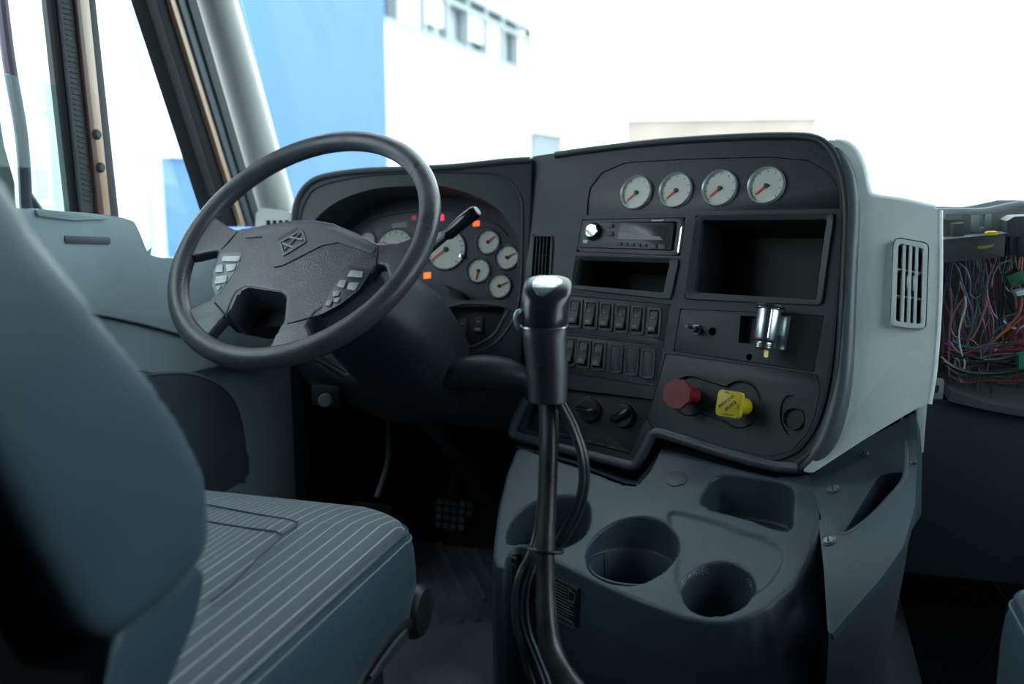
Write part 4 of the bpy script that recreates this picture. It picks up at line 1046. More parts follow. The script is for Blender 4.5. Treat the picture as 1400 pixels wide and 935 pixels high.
def vpoly(px, depth, zup=0.3):
    pts = [PD.hit(x, y) for x, y in px]; pts = [tuple(p) for p in spline([(p.x, p.y, p.z) for p in pts], 4, True)]
    zlo = min(p[2] for p in pts) - depth
    bmz = bmesh.new(); A = [bmz.verts.new((p[0], p[1], zlo)) for p in pts]; B = [bmz.verts.new((p[0], p[1], zlo+zup)) for p in pts]
    bmz.faces.new(A[::-1]); bmz.faces.new(B)
    for k in range(len(A)): bmz.faces.new((A[k], A[(k+1) % len(A)], B[(k+1) % len(A)], B[k]))
    return finish('cutter', bmz, BLACK)
z1_ = PD.hit(864, 800).z; c1 = zplane(864, 773, z1_); r1 = 60*((c1-CAM).dot(FW))/F
z2_ = PD.hit(980, 840).z; c2 = zplane(981, 819, z2_); r2 = 48.5*((c2-CAM).dot(FW))/F
cut(body, [vcyl(c1, r1+0.002, z1_-0.005, z1_+0.3), vcyl(c2, r2, z2_-0.075, z2_+0.3), vcyl(c1, r1-0.003, z1_-0.09, z1_+0.1),
           vpoly([(694, 742), (701, 711), (726, 688), (771, 677), (800, 683), (807, 704), (798, 732), (768, 748), (730, 742)], 0.035),
           vpoly([(962, 690), (968, 664), (986, 650), (1030, 652), (1074, 660), (1085, 675), (1084, 702), (1076, 724), (1020, 708)], 0.030)])
tray = PD.uvs([(915, 700), (960, 707), (1010, 724), (1055, 740), (1070, 756), (1067, 776), (1050, 799), (1025, 816), (1000, 827), (975, 829), (948, 823), (930, 808), (922, 785), (926, 760), (918, 728)])
cut(body, [finish('cutter', prism_bm(PD, [tuple(p) for p in spline(tray, 4, True)], -0.0035, 0.05), BLACK)])
soften(body, 0.0028, 4, 0.5)
PZ1 = Plane((c1.x, c1.y, z1_), (1, 0, 0), (0, 1, 0))
lathe('cup_liner', PZ1, 0, 0, [(r1-0.0005, -0.004), (r1-0.0008, -0.0015), (r1-0.0035, -0.001), (r1-0.0045, -0.004), (r1-0.006, -0.086), (0, -0.087)], CONS, co, 56)
for a in (2.5, 0.35):
    tube('liner_slot', [PZ1.w((r1-0.0045)*math.cos(a), (r1-0.0045)*math.sin(a), -0.002), PZ1.w((r1-0.006)*math.cos(a), (r1-0.006)*math.sin(a), -0.08)], 0.0010, DEEP, co, seg=6)
bm = bmesh.new()                                  # worn scratches on the rim of the small holder
u, v = PD.uv(925, 655); lathe('blank_plug', PD, u, v, [(0.0165, -0.002), (0.0165, 0.0012), (0.0150, 0.0016), (0, 0.0016)], CONS, co, 36)
u, v = PD.uv(1011, 665)
from mathutils.bvhtree import BVHTree
def scuffs(target, boxes, m, parent):
    off = WL(target)
    bv = BVHTree.FromPolygons([v.co+off for v in target.data.vertices], [tuple(p.vertices) for p in target.data.polygons])
    bm = bmesh.new()
    for (x0, y0, x1, y1, wd, n_) in boxes:
        for _ in range(n_):
            f = random.random(); x = x0+(x1-x0)*f+random.gauss(0, wd); y = y0+(y1-y0)*f+random.gauss(0, wd)
            h_, nn, _i, _d = bv.ray_cast(CAM, ray(x, y).normalized())
            if h_ is None: continue
            if nn.dot(ray(x, y)) > 0: nn = -nn
            a = nn.orthogonal().normalized(); b = nn.cross(a); r = random.uniform(0.0004, 0.0011); ph = random.random()*6
            bm.faces.new([bm.verts.new(h_+nn*0.0003+(a*math.cos(ph+k*1.57)+b*math.sin(ph+k*1.57)*0.6)*r) for k in range(4)])
    return finish('scuff_marks', bm, m, parent, smooth=False)
scuffs(body, [(934, 800, 944, 787, 2.0, 45), (944, 787, 966, 778, 2.2, 70), (1024, 790, 1029, 806, 1.6, 45)], mat('scuffed plastic', (0.40, 0.40, 0.37), 0.8), co)['kind'] = 'stuff'
# filler between the deck's rear edge and the stack
bedge = [(706, 612), (780, 632), (855, 661), (872, 663), (890, 640), (903, 612), (930, 617), (996, 636), (1060, 651), (1106, 645)]
ra = [PD.hit(x, y, -0.012) for x, y in bedge]; rb = [PC.hit(x, y-9, -0.04) for x, y in bedge]
grid('rear_filler', [ra, rb, [p + Vector((0, 0.12, -0.02)) for p in rb]], CONS, co)
# side pocket on the right
A_, B_, C_ = PD.hit(1110, 650), PD.hit(1124, 714), at(1250, 585, 1.33)
PX = Plane(A_, C_-A_, A_-B_)
if PX.n.dot(FW) > 0: PX = Plane(A_, C_-A_, B_-A_)
print('PX', PX.n, PX.depth(1250, 700), PX.depth(1130, 860))
sp_ = plate('side_panel', PX, [(1104, 646), (1130, 632), (1180, 602), (1215, 584), (1240, 571), (1251, 563), (1254, 600), (1252, 680), (1215, 740), (1150, 800), (1132, 770), (1122, 705)], -0.03, 0.0, CONS, co, r=0.006, bev=0.004, seg=3)
sf = plate('side_pocket', PX, [(1119, 712), (1134, 702), (1137, 716), (1143, 725), (1152, 731), (1165, 727), (1191, 707), (1215, 682), (1236, 656), (1237, 606), (1245, 598), (1253, 604), (1253, 645), (1251, 690), (1236, 746), (1205, 790), (1169, 830), (1136, 868), (1132, 862), (1126, 773)], 0.012, 0.022, CONS, co, r=0.004, bev=0.004, seg=4)
tube('pocket_rim', [PX.hit(x, y, 0.018) for x, y in ((1143, 727), (1152, 733), (1166, 728), (1192, 708), (1216, 683), (1237, 657), (1240, 630), (1238, 606))], 0.005, CONS, co, sm=5, seg=10)
wedge = [(1150, 733), (1170, 700), (1196, 657), (1207, 649), (1220, 646), (1238, 645), (1240, 665), (1215, 700), (1190, 722), (1165, 740)]
cut(sp_, [cutter(PX, wedge, -0.06, 0.01, r=0.002)])
plate('pocket_shade_plate', PX, [(1140, 745), (1190, 645), (1245, 635), (1248, 680), (1190, 745)], -0.060, -0.052, FRAMEK, co, r=0, bev=0)  # black plate paints the shade deep inside the pocket
tube('pocket_edge', [PX.hit(x, y, 0.0) for x, y in wedge[:6]], 0.0014, CONS, co, sm=3, seg=6)
def screw(x, y, h, r, parent, pl=PX):
    u, v = pl.uv(x, y, h)
    s_ = lathe('screw', pl, u, v, [(r*1.5, h), (r*1.5, h+0.0012), (r*1.1, h+0.0006), (r, h+0.002), (0, h+0.0026)], mat('screw steel', (0.12, 0.14, 0.16), 0.35, 0.7), parent, 24)
    tube('screw_slot', [pl.w(u-r*0.2, v-r*0.6, h+0.0026), pl.w(u+r*0.2, v+r*0.6, h+0.0026)], 0.0010, DEEP, s_, seg=6)
for x, y, h in ((1181, 620, 0.0), (1138.5, 669, 0.0), (1133, 739, 0.022)): screw(x, y, h, 0.0062, co)
screw(1250, 632, 0.022, 0.003, co)
# wall below the pocket and the base of the console
low_w = [PX.hit(x, y, 0.0) for x, y in ((1134, 868), (1170, 830), (1205, 790), (1240, 730), (1252, 640))]
grid('base_side', [low_w, [p + Vector((0.005, 0.03, -0.05)) for p in low_w], [Vector((p.x-0.03, p.y+0.09, 0.05)) for p in low_w]], mat('console base', (0.035, 0.048, 0.062), 0.6, bump=0.4), co, angle=70)
# sticker on the front face
off_ = WL(body)
bvb = BVHTree.FromPolygons([v.co+off_ for v in body.data.vertices], [tuple(p.vertices) for p in body.data.polygons])
def on_body(x, y): return bvb.ray_cast(CAM, ray(x, y).normalized())[0]
qa, qb, qc = on_body(715, 778), on_body(790, 806), on_body(752, 845)
PF = Plane(qb, qb-qa, (qa+qb)*0.5-qc)
stc = thing('instruction_sticker', PF.hit(745, 850, 0.004), 'black printed driving instruction sticker on the console front behind the shift lever', 'sticker')
def wrap(name, target, px, m, parent, lift=0.0006, n=9):
    """a thin skin on a rounded part, its outline read off the photograph"""
    off = WL(target)
    bv = BVHTree.FromPolygons([v.co+off for v in target.data.vertices], [tuple(p.vertices) for p in target.data.polygons])
    pts = spline([(x, y, 0) for x, y in px], 5, True); cx = sum(p[0] for p in pts)/len(pts); cy = sum(p[1] for p in pts)/len(pts)
    rows = []
    for k in range(n+1):
        f = k/n; row = []
        for p in pts:
            x, y = cx+(p[0]-cx)*max(f, 0.02), cy+(p[1]-cy)*max(f, 0.02)
            h_, nn, _, _ = bv.ray_cast(CAM, ray(x, y).normalized())
            if h_ is None: h_, nn, _, _ = bv.find_nearest(at(x, y, 1.09))
            if nn.dot(ray(x, y)) > 0: nn = -nn
            row.append(h_ + nn*(lift if k < n else -0.0008))
        rows.append(row)
    return grid(name, rows, m, parent, angle=60, closed=True)
wrap('backing', body, [(697, 757), (702, 754), (708, 755), (752, 778), (794, 802), (797, 804), (797, 808), (794, 855), (793, 860), (789, 859), (745, 835), (704, 813), (700, 810), (699, 805)], mat('sticker black', (0.010, 0.012, 0.013), 0.35), stc, 0.0007, 14)
HT = 0.0017
PT = Plane(PF.hit(762, 787, HT), PF.hit(792, 802, HT)-PF.hit(762, 787, HT), PF.v)
GP = mat('sticker print', (0.30, 0.33, 0.34), 0.6)
text('heading', 'DOWNGRADES', PT, 0.014, -0.004, 0.0068, GP, stc)
for k in range(11):
    v = -0.011-0.0044*k; L0 = -0.010; L1 = 0.034 if k % 3 else 0.027
    if k in (1, 2, 3): L1 = 0.019
    finish('print_line', prism_bm(PT, [(L0, v), (L1, v), (L1, v+0.0009), (L0, v+0.0009)], 0.0, 0.0004), GP, stc, smooth=False)
for q in ([(0.022, -0.027), (0.034, -0.027), (0.034, -0.012), (0.022, -0.012)],): 
    ob = [tuple(p) for p in q]; ib = [(p[0]*0.86+0.0039, p[1]*0.86-0.0027) for p in q]
    finish('print_box', ring_bm(PT, ob, ib, 0, 0.0004, n=16), GP, stc, smooth=False)
q = [(-0.012, -0.0635), (0.036, -0.0635), (0.036, -0.0565), (-0.012, -0.0565)]
finish('print_box', ring_bm(PT, q, [(-0.0112, -0.0628), (0.0352, -0.0628), (0.0352, -0.0572), (-0.0112, -0.0572)], 0, 0.0004, n=40), GP, stc, smooth=False)
for (x, y, s_) in ((702, 762, 'SHIFT'), (702, 772, 'R 2'), (703, 788, '1 3'), (722, 790, '4 6'), (724, 806, '5 7'), (733, 782, '8 10')):
    u, v = PT.uv(x, y); text('lettering', s_, PT, u, v, 0.0052, GP, stc)
u, v = PT.uv(733, 822); lathe('red_mark', PT, u, v, [(0.0035, 0), (0.0035, 0.0004), (0, 0.0004)], LETTERR, stc, 20)

for ch in stc.children:                       # the print follows the curved console front
    if ch.name.split('.')[0] == 'backing': continue
    o_ = WL(stc)
    for v_ in ch.data.vertices:
        d_ = (v_.co + o_ - CAM).normalized(); h_, nn, _a, _b = bvb.ray_cast(CAM, d_)
        if h_ is not None: v_.co = h_ - d_*0.0022 - o_
# tunnel under the console and the lever
struct(box('floor_tunnel', (-0.20, 0.55, 0.0), (0.30, 2.34, 0.30), mat('tunnel mat', (0.020, 0.025, 0.032), 0.75, bump=0.5), bev=0.05, seg=5), 'dark raised engine tunnel between the seats')

# ================================================================== SHIFT LEVER
sl = thing('shift_lever', Vector((0.0, 0.86, 0.30)), 'tall shift lever with black grip and chrome cap on a worn metal rod', 'shift lever')
rod = [at(751, 535, 1.085), at(752, 600, 1.075), at(749, 680, 1.065), at(746, 740, 1.055), at(746, 800, 1.045), at(748, 850, 1.035), at(755, 893, 1.025), at(776, 932, 1.01), at(806, 970, 0.99), at(816, 1010, 0.985), Vector((0.0, 0.86, 0.34)), Vector((0.0, 0.86, 0.29))]
rr = [12.0, 12.0, 12.2, 12.6, 12.8, 14.5, 15.5, 16, 16, 16, 16, 16]
tube('rod', rod, [q*1.05/F for q in rr], ROD, sl, sm=6, seg=20)
lathe('boot', Plane((0.0, 0.86, 0.30), (1, 0, 0), (0, 1, 0)), 0, 0, [(0.07, -0.002), (0.068, 0.006), (0.05, 0.015), (0.048, 0.022), (0.035, 0.03), (0.033, 0.038), (0.02, 0.05), (0.012, 0.052)], RUB, sl, 36)
def loft_px(name, secs, t, m, parent, depth=0.92, n=36, p=0.85):
    rows = []
    fwd = Vector((FW.x, FW.y, 0)).normalized()
    for sec in secs:
        cx, y, hw = sec[:3]; dt = sec[3] if len(sec) > 3 else 0.0; ds = sec[4] if len(sec) > 4 else 1.0
        c_ = at(cx, y, t + dt + (y-445)*(-0.00012)); a = hw*t/F
        rows.append([c_ + RT*(math.copysign(abs(math.cos(2*math.pi*k/n))**p, math.cos(2*math.pi*k/n))*a) + fwd*(math.copysign(abs(math.sin(2*math.pi*k/n))**p, math.sin(2*math.pi*k/n))*a*depth*ds) for k in range(n)])
    bm = bmesh.new(); R2 = [[bm.verts.new(q) for q in r] for r in rows]
    for a, b in zip(R2, R2[1:]):
        for k in range(n): bm.faces.new((a[k], a[(k+1) % n], b[(k+1) % n], b[k]))
    bm.faces.new(R2[0][::-1]); bm.faces.new(R2[-1])
    return finish(name, bm, m, parent, 45)
loft_px('grip', [(749, 548, 24.5), (749, 546.5, 26), (748.5, 520, 27.5), (747, 490, 29), (744.5, 460, 30.2), (743.5, 447, 30.8), (743.5, 446, 30)], 1.08, KNOBM, sl)
hd = loft_px('grip_head', [(743.5, 446.5, 30), (743.5, 445, 31), (743.5, 430, 31.6), (744.5, 416, 32.6), (746.5, 406, 34, 0.001), (748, 398, 34.6, 0.003, 0.92), (749, 391, 34.4, 0.007, 0.78), (749.5, 385, 32.5, 0.011, 0.60), (750, 380.5, 28, 0.0145, 0.42), (750, 378, 21, 0.0165, 0.28), (750, 376.5, 12, 0.018, 0.14)], 1.08, mat('grip head', (0.020, 0.023, 0.028), 0.24), sl)
wrap('chrome_cap', hd, [(727, 386), (731, 381), (738, 378.5), (750, 377.5), (762, 379), (770, 384), (763, 392), (754, 399), (746, 404), (740, 405.5), (734, 403), (729, 396)], mat('satin chrome', (0.80, 0.82, 0.84), 0.22, 1.0), sl)
tube('grip_seam', [at(743.5, 445.5, 1.08) + RT*(31.3*1.08/F*math.copysign(abs(math.cos(a))**.85, math.cos(a))) + Vector((FW.x, FW.y, 0)).normalized()*(31.3*1.08/F*.92*math.copysign(abs(math.sin(a))**.85, math.sin(a))) for a in [2*math.pi*k/48 for k in range(48)]], 0.0008, STEEL, sl, closed=True, seg=6)
tube('range_trigger', [at(714, 426, 1.075), at(708, 428, 1.073), at(705, 436, 1.072), at(707, 446, 1.072), at(710, 452, 1.074)], [0.003, 0.0035, 0.003, 0.003, 0.002], STEEL, sl, sm=4, seg=10)
PG = Plane(at(742, 520, 1.052), RT, (0, 0, 1))
plate('grip_slot', PG, [(736, 507), (744, 507), (744, 547), (736, 547)], -0.004, 0.0006, DEEP, sl, r=0.001, bev=0)
u, v = PG.uv(740, 503.5); lathe('screw', PG, u, v, [(0.0032, -0.004), (0.0032, 0.001), (0.0018, 0.0012), (0.0015, 0.0), (0, 0.0)], BLACK, sl, 18)
# air hoses of the lever
def hose(pxs, r, label):
    return tag(tube('air_hose', [at(*q) for q in pxs], r, CABLE, None, sm=6, seg=12), label, 'hose', 'air hoses of the shift lever')
hose([(757, 540, 1.075), (766, 556, 1.068), (781, 585, 1.06), (793, 620, 1.055), (796, 655, 1.055), (789, 690, 1.06), (776, 718, 1.068), (762, 738, 1.075), (745, 752, 1.08), (728, 765, 1.07), (714, 792, 1.06), (709, 825, 1.055), (713, 860, 1.05), (724, 890, 1.045), (738, 925, 1.04), (755, 975, 1.03)], 0.0042, 'black air hose looping out to the right of the shift lever rod')
hose([(762, 540, 1.078), (772, 556, 1.072), (787, 586, 1.066), (799, 622, 1.062), (802, 657, 1.062), (795, 693, 1.067), (781, 722, 1.075), (765, 744, 1.08), (748, 757, 1.085), (734, 768, 1.077), (722, 795, 1.067), (718, 828, 1.062), (722, 862, 1.057), (733, 892, 1.052), (747, 927, 1.047), (762, 975, 1.035)], 0.0038, 'second air hose running just outside the first loop')
hose([(741, 545, 1.085), (741, 620, 1.085), (738, 690, 1.085), (732, 730, 1.08), (723, 760, 1.068), (710, 785, 1.055), (704, 815, 1.05), (705, 850, 1.048), (713, 882, 1.043), (722, 915, 1.04), (738, 960, 1.03)], 0.0036, 'straight air hose running down the left side of the rod')
tie = [at(745+24*math.cos(a)-3*math.sin(a), 751-4.2*math.sin(a)-2.5*math.cos(a)*-1, 1.062-0.02*math.sin(-a)) for a in [2*math.pi*k/40 for k in range(40)]]
tag(tube('cable_tie', tie, 0.0020, BLACK, None, closed=True, seg=8), 'thin black cable tie round the rod and hoses', 'cable tie')

# ================================================================== FOOTWELL
bp_ = thing('brake_pedal', at(620, 720, 2.05), 'square ribbed rubber brake pedal on the dark floor', 'pedal')
PB = Plane(at(620, 702, 2.05), (1, 0.05, 0), (0, 0.75, 0.65))
plate('pad', PB, [(595, 676), (652, 683), (649, 702), (634, 731), (600, 723), (591, 702)], -0.015, 0.0, RUB, bp_, r=0.008, bev=0.004)
for i in range(5):
    for j in range(4):
        x = 601+i*10.3-j*0.6; y = 684+j*10.6+i*1.4
        if x > 646-j*4: continue
        plate('tread_block', PB, [(x-3.6, y-3.6), (x+3.8, y-3.1), (x+3.4, y+4.0), (x-4, y+3.6)], -0.002, 0.004, mat('tread rubber', (0.11, 0.115, 0.12), 0.6, var=0.3, vscale=40), bp_, r=0.0015, bev=0.001)
tube('arm', [at(622, 690, 2.07), at(628, 640, 2.12), at(634, 560, 2.15), at(640, 480, 2.15)], 0.016, BLACK, bp_, sm=3)
cp = thing('clutch_pedal', at(520, 665, 2.0), 'dark bent clutch pedal arm rising behind the seat cushion', 'pedal')
tube('arm', [at(541, 520, 2.05), at(533, 580, 2.0), at(531, 625, 1.97), at(525, 650, 1.95), at(515, 680, 1.93)], 0.0062, mat('pedal arm', (0.10, 0.105, 0.12), 0.4), cp, sm=5)
PB2 = Plane(at(508, 700, 1.93), (1, 0, 0), (0, 0.7, 0.7))
plate('pad', PB2, [(480, 684), (535, 690), (530, 730), (485, 725)], -0.015, 0.0, RUB, cp, r=0.008, bev=0.003)
ap_ = thing('accelerator_pedal', at(672, 720, 2.1), 'long dark accelerator pedal right of the brake', 'pedal')
PB3 = Plane(at(668, 690, 2.15), (1, 0.05, 0), (0, 0.7, 0.7))
plate('pad', PB3, [(660, 620), (683, 622), (672, 700), (650, 697)], -0.01, 0.0, BLACK, ap_, r=0.006, bev=0.003)
tube('arm', [at(672, 640, 2.16), at(678, 560, 2.2), at(680, 500, 2.2)], 0.008, BLACK, ap_, sm=3)
rk = thing('release_knob', at(446, 545, 1.75), 'small dull metal knob under the dashboard left of the column', 'knob')
PRK = Plane(at(446, 547, 1.75), RT, UP)
lathe('knob', PRK, 0, 0, [(0, 0.02), (0.010, 0.019), (0.013, 0.012), (0.012, 0.0), (0.006, -0.004), (0.005, -0.06), (0, -0.06)], mat('dull knob', (0.10, 0.105, 0.12), 0.4), rk, 24)
box('bracket', tuple(at(446, 540, 1.79)-Vector((0.03, 0.004, 0.02))), tuple(at(446, 540, 1.79)+Vector((0.03, 0.06, 0.02))), BLACK, rk, bev=0.004)
fm = thing('floor_mat', (-0.55, 1.95, 0.0), 'ribbed grey rubber mat on the driver side floor', 'mat')
def fl(x, y, z=0.006):
    d_ = ray(x, y); return CAM + d_*((z-CAM.z)/d_.z)
box('sheet', (-1.0, 1.25, 0.001), (-0.24, 2.28, 0.006), FLOORM, fm, bev=0.002)
for a, b in (((588, 765), (612, 826)), ((600, 745), (640, 824)), ((628, 755), (664, 822)), ((650, 752), (690, 825)), ((580, 800), (590, 826)), ((590, 838), (604, 852)), ((616, 838), (630, 852)), ((643, 836), (655, 850))):
    tube('rib', [fl(*a), fl(*b)], 0.009, FLOORM, fm, seg=8)

# ================================================================== PASSENGER SIDE
HY = PP.o.y
pd_ = thing('passenger_dash', (0.65, HY+0.2, 0.4), 'grey passenger side dash with its cover removed over an open wiring bay', 'dashboard')
X0 = PP.hit(1284, 400).x
zt2 = PP.hit(1340, 281).z
lipx = spline([PP.hit(x, y) for x, y in ((1282, 284), (1310, 283.5), (1340, 284), (1365, 280), (1385, 276), (1420, 274))] + [Vector((0.6, HY, zt2+0.004)), Vector((1.02, HY, zt2-0.01))], 5)
tube('front_lip', [p + Vector((0, 0, -0.005)) for p in lipx], 0.005, mat('grey dash top', (0.30, 0.34, 0.36), 0.5), pd_, seg=10)
grid('top_cover', [[p + Vector((0, 0.14, -0.022)) for p in lipx], [p + Vector((0, 0.14, -0.004)) for p in lipx], [p + Vector((0, 0.18, -0.002)) for p in lipx], [Vector((p.x, 1.96, 0.90)) for p in lipx]], mat('grey dash top', (0.30, 0.34, 0.36), 0.5), pd_, angle=70)
box('bay_back', (X0-0.005, HY+0.17, 0.58), (0.80, HY+0.19, zt2-0.012), mat('bay metal', (0.03, 0.032, 0.032), 0.6, var=0.3, vscale=20), pd_)
box('bay_side', (X0-0.018, HY+0.0, 0.60), (X0-0.004, HY+0.18, zt2-0.012), GREY, pd_, bev=0.002)
box('right_panel', (0.80, HY-0.01, 0.40), (1.04, HY+0.3, zt2-0.012), mat('grey dash top', (0, 0, 0)), pd_, bev=0.01)
plate('bay_sill', PP, [(1300, 534), (1345, 550), (1400, 561), (1700, 590), (1700, 602), (1400, 570), (1345, 560), (1296, 548)], -0.16, 0.0, mat('bay sill', (0.06, 0.066, 0.075), 0.55), pd_, r=0.002, bev=0.002)
box('lower_panel', (X0-0.03, HY+0.015, 0.40), (0.80, HY+0.05, PP.hit(1400, 566).z+0.004), mat('lower dash', (0.030, 0.038, 0.050), 0.6, bump=0.3), pd_, bev=0.006)
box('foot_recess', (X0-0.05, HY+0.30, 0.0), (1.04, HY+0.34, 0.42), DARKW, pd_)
plate('mount_tab', PP, [(1271, 518), (1291, 520), (1289, 546), (1271, 545)], -0.01, 0.004, mat('tab grey', (0.16, 0.19, 0.21), 0.5), pd_, r=0.001, bev=0.001)
plate('mount_hole', PP, [(1274, 526), (1284, 527), (1283, 537), (1274, 536)], 0.002, 0.0046, DEEP, pd_, r=0.001, bev=0)
plate('clip_edge', PP, [(1276, 400), (1283, 401), (1283, 413), (1276, 412)], -0.004, 0.005, DASH, pd_, r=0.001, bev=0.001)
tube('panel_seam', [Vector((0.40, HY+0.3, 0.02))+Vector((0, -0.005, 0))]+[at(*q) for q in ((1375, 850, 1.62), (1350, 780, 1.62), (1328, 742, 1.62), (1268, 705, 1.62))], 0.0015, mat('faint seam', (0.05, 0.06, 0.07), 0.5), pd_, sm=3, seg=6)
tan = mat('tan plastic', (0.22, 0.225, 0.20), 0.55); LG = mat('clip grey', (0.30, 0.36, 0.36), 0.5)
plate('upper_rail', PP, [(1284, 287), (1700, 272), (1700, 315), (1284, 330)], -0.12, -0.10, mat('rail', (0.20, 0.205, 0.19), 0.55, var=0.2), pd_, r=0, bev=0)
plate('rail_block', PP, [(1293, 288), (1315, 287.5), (1315, 300), (1293, 301)], -0.10, -0.07, tan, pd_, r=0.001, bev=0.001)
ring('clip_frame', PP, [(1331, 290), (1336, 287.5), (1353, 287.5), (1356, 292), (1355, 317), (1330, 318)], [(1339, 294), (1340, 293), (1346, 293), (1347, 294), (1346, 311), (1339, 312)], -0.08, -0.06, LG, pd_, r=0.0012, bev=0.001, n=60)
# fuse box
fb = thing('fuse_box', PP.hit(1330, 360, -0.02), 'long black fuse carrier across the open passenger side bay', 'fuse box')
FBM = mat('fuse plastic', (0.030, 0.035, 0.037), 0.45, bump=0.2)
FBL = mat('fuse plastic light', (0.045, 0.052, 0.062), 0.5)
plate('carrier', PP, [(1286, 329), (1375, 320), (1373, 351), (1284, 360)], -0.06, -0.015, FBM, fb, r=0.001, bev=0.001)
plate('top_edge', PP, [(1286, 327.5), (1378, 318.6), (1378, 320.6), (1286, 329.5)], -0.06, -0.012, FBL, fb, r=0, bev=0)
plate('chalk_mark', PP, [(1336, 336.5), (1352, 335), (1360, 333.5), (1358, 337), (1346, 340), (1337, 340)], -0.016, -0.0145, mat('yellow chalk', (0.20, 0.19, 0.04), 0.8), fb, r=0.001, bev=0)
plate('relay', PP, [(1303.5, 306), (1318.5, 305), (1318, 325), (1302, 327)], -0.07, -0.04, FBL, fb, r=0.0006, bev=0.001)
plate('connector_block', PP, [(1377, 302), (1387, 296), (1560, 288), (1560, 338), (1376, 350)], -0.07, -0.018, FBL, fb, r=0.001, bev=0.0015)
for x in (1381, 1392): plate('divider', PP, [(x, 324), (x+3, 323), (x+3, 348), (x, 349)], -0.02, -0.015, DEEP, fb, r=0, bev=0)
plate('yellow_clip', PP, [(1349, 319), (1352, 317), (1364, 316.5), (1365, 321), (1350, 322)], -0.03, -0.010, mat('yellow clip', (0.75, 0.45, 0.02), 0.45), fb, r=0.001, bev=0.0008)
GRN = mat('green relay', (0.02, 0.10, 0.06), 0.4)
rl = tag(plate('green_relay', PP, [(1376, 378), (1398, 369), (1408, 384), (1384, 394)], -0.05, -0.02, GRN, None, r=0.0008, bev=0.001), 'dark green relay hanging among the wires below the fuse carrier', 'relay')
rl2 = tag(plate('green_connector', PP, [(1393, 486), (1412, 484), (1412, 503), (1393, 504)], -0.04, -0.015, mat('green connector', (0.02, 0.24, 0.12), 0.4), None, r=0.0008, bev=0.001), 'bright green connector at the right edge of the wire bundle', 'connector')
wc = tag(plate('white_connector', PP, [(1388, 399), (1402, 395), (1405, 402), (1392, 405)], -0.04, -0.02, mat('white connector', (0.55, 0.62, 0.68), 0.4), None, r=0.0008, bev=0.001), 'small white connector beneath the dark green relay', 'connector')
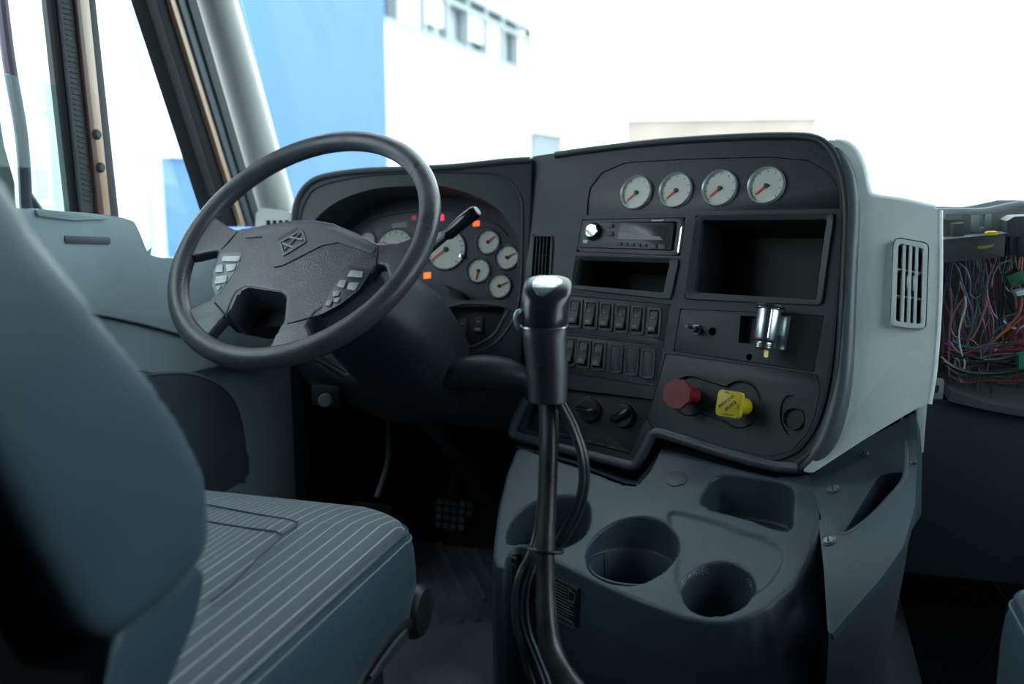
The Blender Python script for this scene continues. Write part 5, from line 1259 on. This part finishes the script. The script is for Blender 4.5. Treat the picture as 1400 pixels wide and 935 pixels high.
# wires
wh = thing('wiring_harness', PP.hit(1345, 530, -0.06), 'tangle of loose coloured wires hanging in the open passenger side bay', 'wiring')
WC = {k: mat('wire '+k, c_, 0.4) for k, c_ in dict(pink=(0.26, 0.09, 0.12), red=(0.17, 0.018, 0.03), blue=(0.05, 0.09, 0.17), grey=(0.13, 0.135, 0.13), white=(0.42, 0.43, 0.40), orange=(0.42, 0.11, 0.04), black=(0.015, 0.016, 0.017), purple=(0.16, 0.06, 0.12), brown=(0.09, 0.055, 0.045), green=(0.05, 0.10, 0.08)).items()}
def wire(c_, pts, r=0.0013, h=-0.03):
    n = len(pts)
    tube('wire', [PP.hit(p[0], p[1], (p[2] if len(p) > 2 else h)) for p in pts], r, WC[c_], wh, sm=4, seg=6)
traced = [('pink', [(1312, 385), (1316, 395), (1319, 405), (1306, 425), (1300, 445), (1304, 458), (1314, 463), (1330, 466), (1340, 478), (1341, 491)]),
 ('red', [(1340, 370), (1332, 395), (1323, 418), (1318, 440), (1322, 470), (1324, 486)]), ('blue', [(1306, 360), (1313, 375), (1317, 392), (1324, 410), (1330, 430), (1328, 450), (1320, 475)]),
 ('blue', [(1312, 360), (1322, 370), (1327, 390), (1326, 402), (1334, 408), (1342, 402)]), ('white', [(1320, 405), (1320, 420), (1314, 440), (1311, 460), (1314, 480), (1316, 486)]),
 ('pink', [(1350, 396), (1348, 415), (1340, 440), (1332, 458), (1326, 465)]), ('blue', [(1345, 368), (1344, 390), (1350, 405), (1345, 430), (1335, 455)]),
 ('purple', [(1360, 360), (1352, 380), (1349, 400), (1356, 425), (1364, 436)]), ('grey', [(1384, 355), (1366, 362), (1357, 378), (1356, 392)]),
 ('grey', [(1388, 355), (1378, 368), (1372, 380), (1376, 395), (1384, 400)]), ('orange', [(1394, 352), (1393, 362), (1391, 372)]), ('orange', [(1398, 352), (1397, 364), (1396, 372)]),
 ('orange', [(1398, 408), (1395, 425), (1380, 445), (1362, 462)]), ('orange', [(1400, 432), (1384, 446), (1368, 458), (1355, 470)]), ('blue', [(1388, 438), (1362, 452), (1352, 470), (1345, 482)]),
 ('blue', [(1400, 424), (1385, 430), (1374, 434), (1378, 446), (1390, 448)]), ('white', [(1372, 438), (1380, 447), (1392, 449), (1402, 444)]), ('white', [(1400, 468), (1380, 468), (1366, 470), (1360, 481)]),
 ('red', [(1400, 448), (1385, 462), (1370, 478)]), ('red', [(1402, 458), (1388, 468), (1376, 479)]), ('red', [(1402, 476), (1388, 478), (1374, 479)]), ('red', [(1400, 440), (1380, 460), (1366, 474)]),
 ('black', [(1300, 480), (1330, 488), (1370, 497), (1410, 502)]), ('black', [(1286, 488), (1310, 505), (1350, 512), (1410, 506)]), ('green', [(1290, 494), (1320, 508), (1360, 510), (1410, 503)]), ('grey', [(1345, 492), (1370, 490), (1395, 484)]),
 ('grey', [(1340, 490), (1365, 484), (1398, 484)]), ('white', [(1318, 491), (1319, 498), (1318, 504)]), ('grey', [(1304, 500), (1308, 490), (1312, 498), (1310, 506)]), ('pink', [(1300, 395), (1301, 425), (1298, 460), (1297, 500), (1299, 520)]),
 ('grey', [(1320, 428), (1318, 434), (1321, 446), (1326, 444), (1323, 432)])]
for c_, p in traced: wire(c_, p, 0.0014 if c_ != 'black' else 0.0024, -0.02-random.random()*0.03)
cols = ['pink', 'red', 'blue', 'grey', 'purple', 'brown', 'green', 'brown', 'red', 'blue', 'black', 'black']
for k in range(64):
    x = random.uniform(1290, 1405) if k < 34 else random.uniform(1400, 1560); h = -random.uniform(0.05, 0.15); c_ = random.choice(cols); pts = [(x, 350, h)]; y = 350; xx_ = x; end = random.uniform(440, 520)
    while y < end:
        y += random.uniform(22, 42); xx_ += random.uniform(-12, 12); pts.append((min(1412 if k < 34 else 1580, max(1288, xx_)), y, h+random.uniform(-.012, .012)))
    wire(c_, pts, 0.0012)
for k in range(26):
    y = random.uniform(470, 525); h = -random.uniform(0.03, 0.12); c_ = random.choice(cols+['green', 'black', 'black', 'brown'])
    wire(c_, [(1288+random.uniform(0, 25), y-8, h), (1315, y+random.uniform(-5, 9), h), (1345, y+random.uniform(-8, 8), h), (1375, y+random.uniform(-12, 6), h), (1412, y-random.uniform(0, 14), h)], 0.0015)
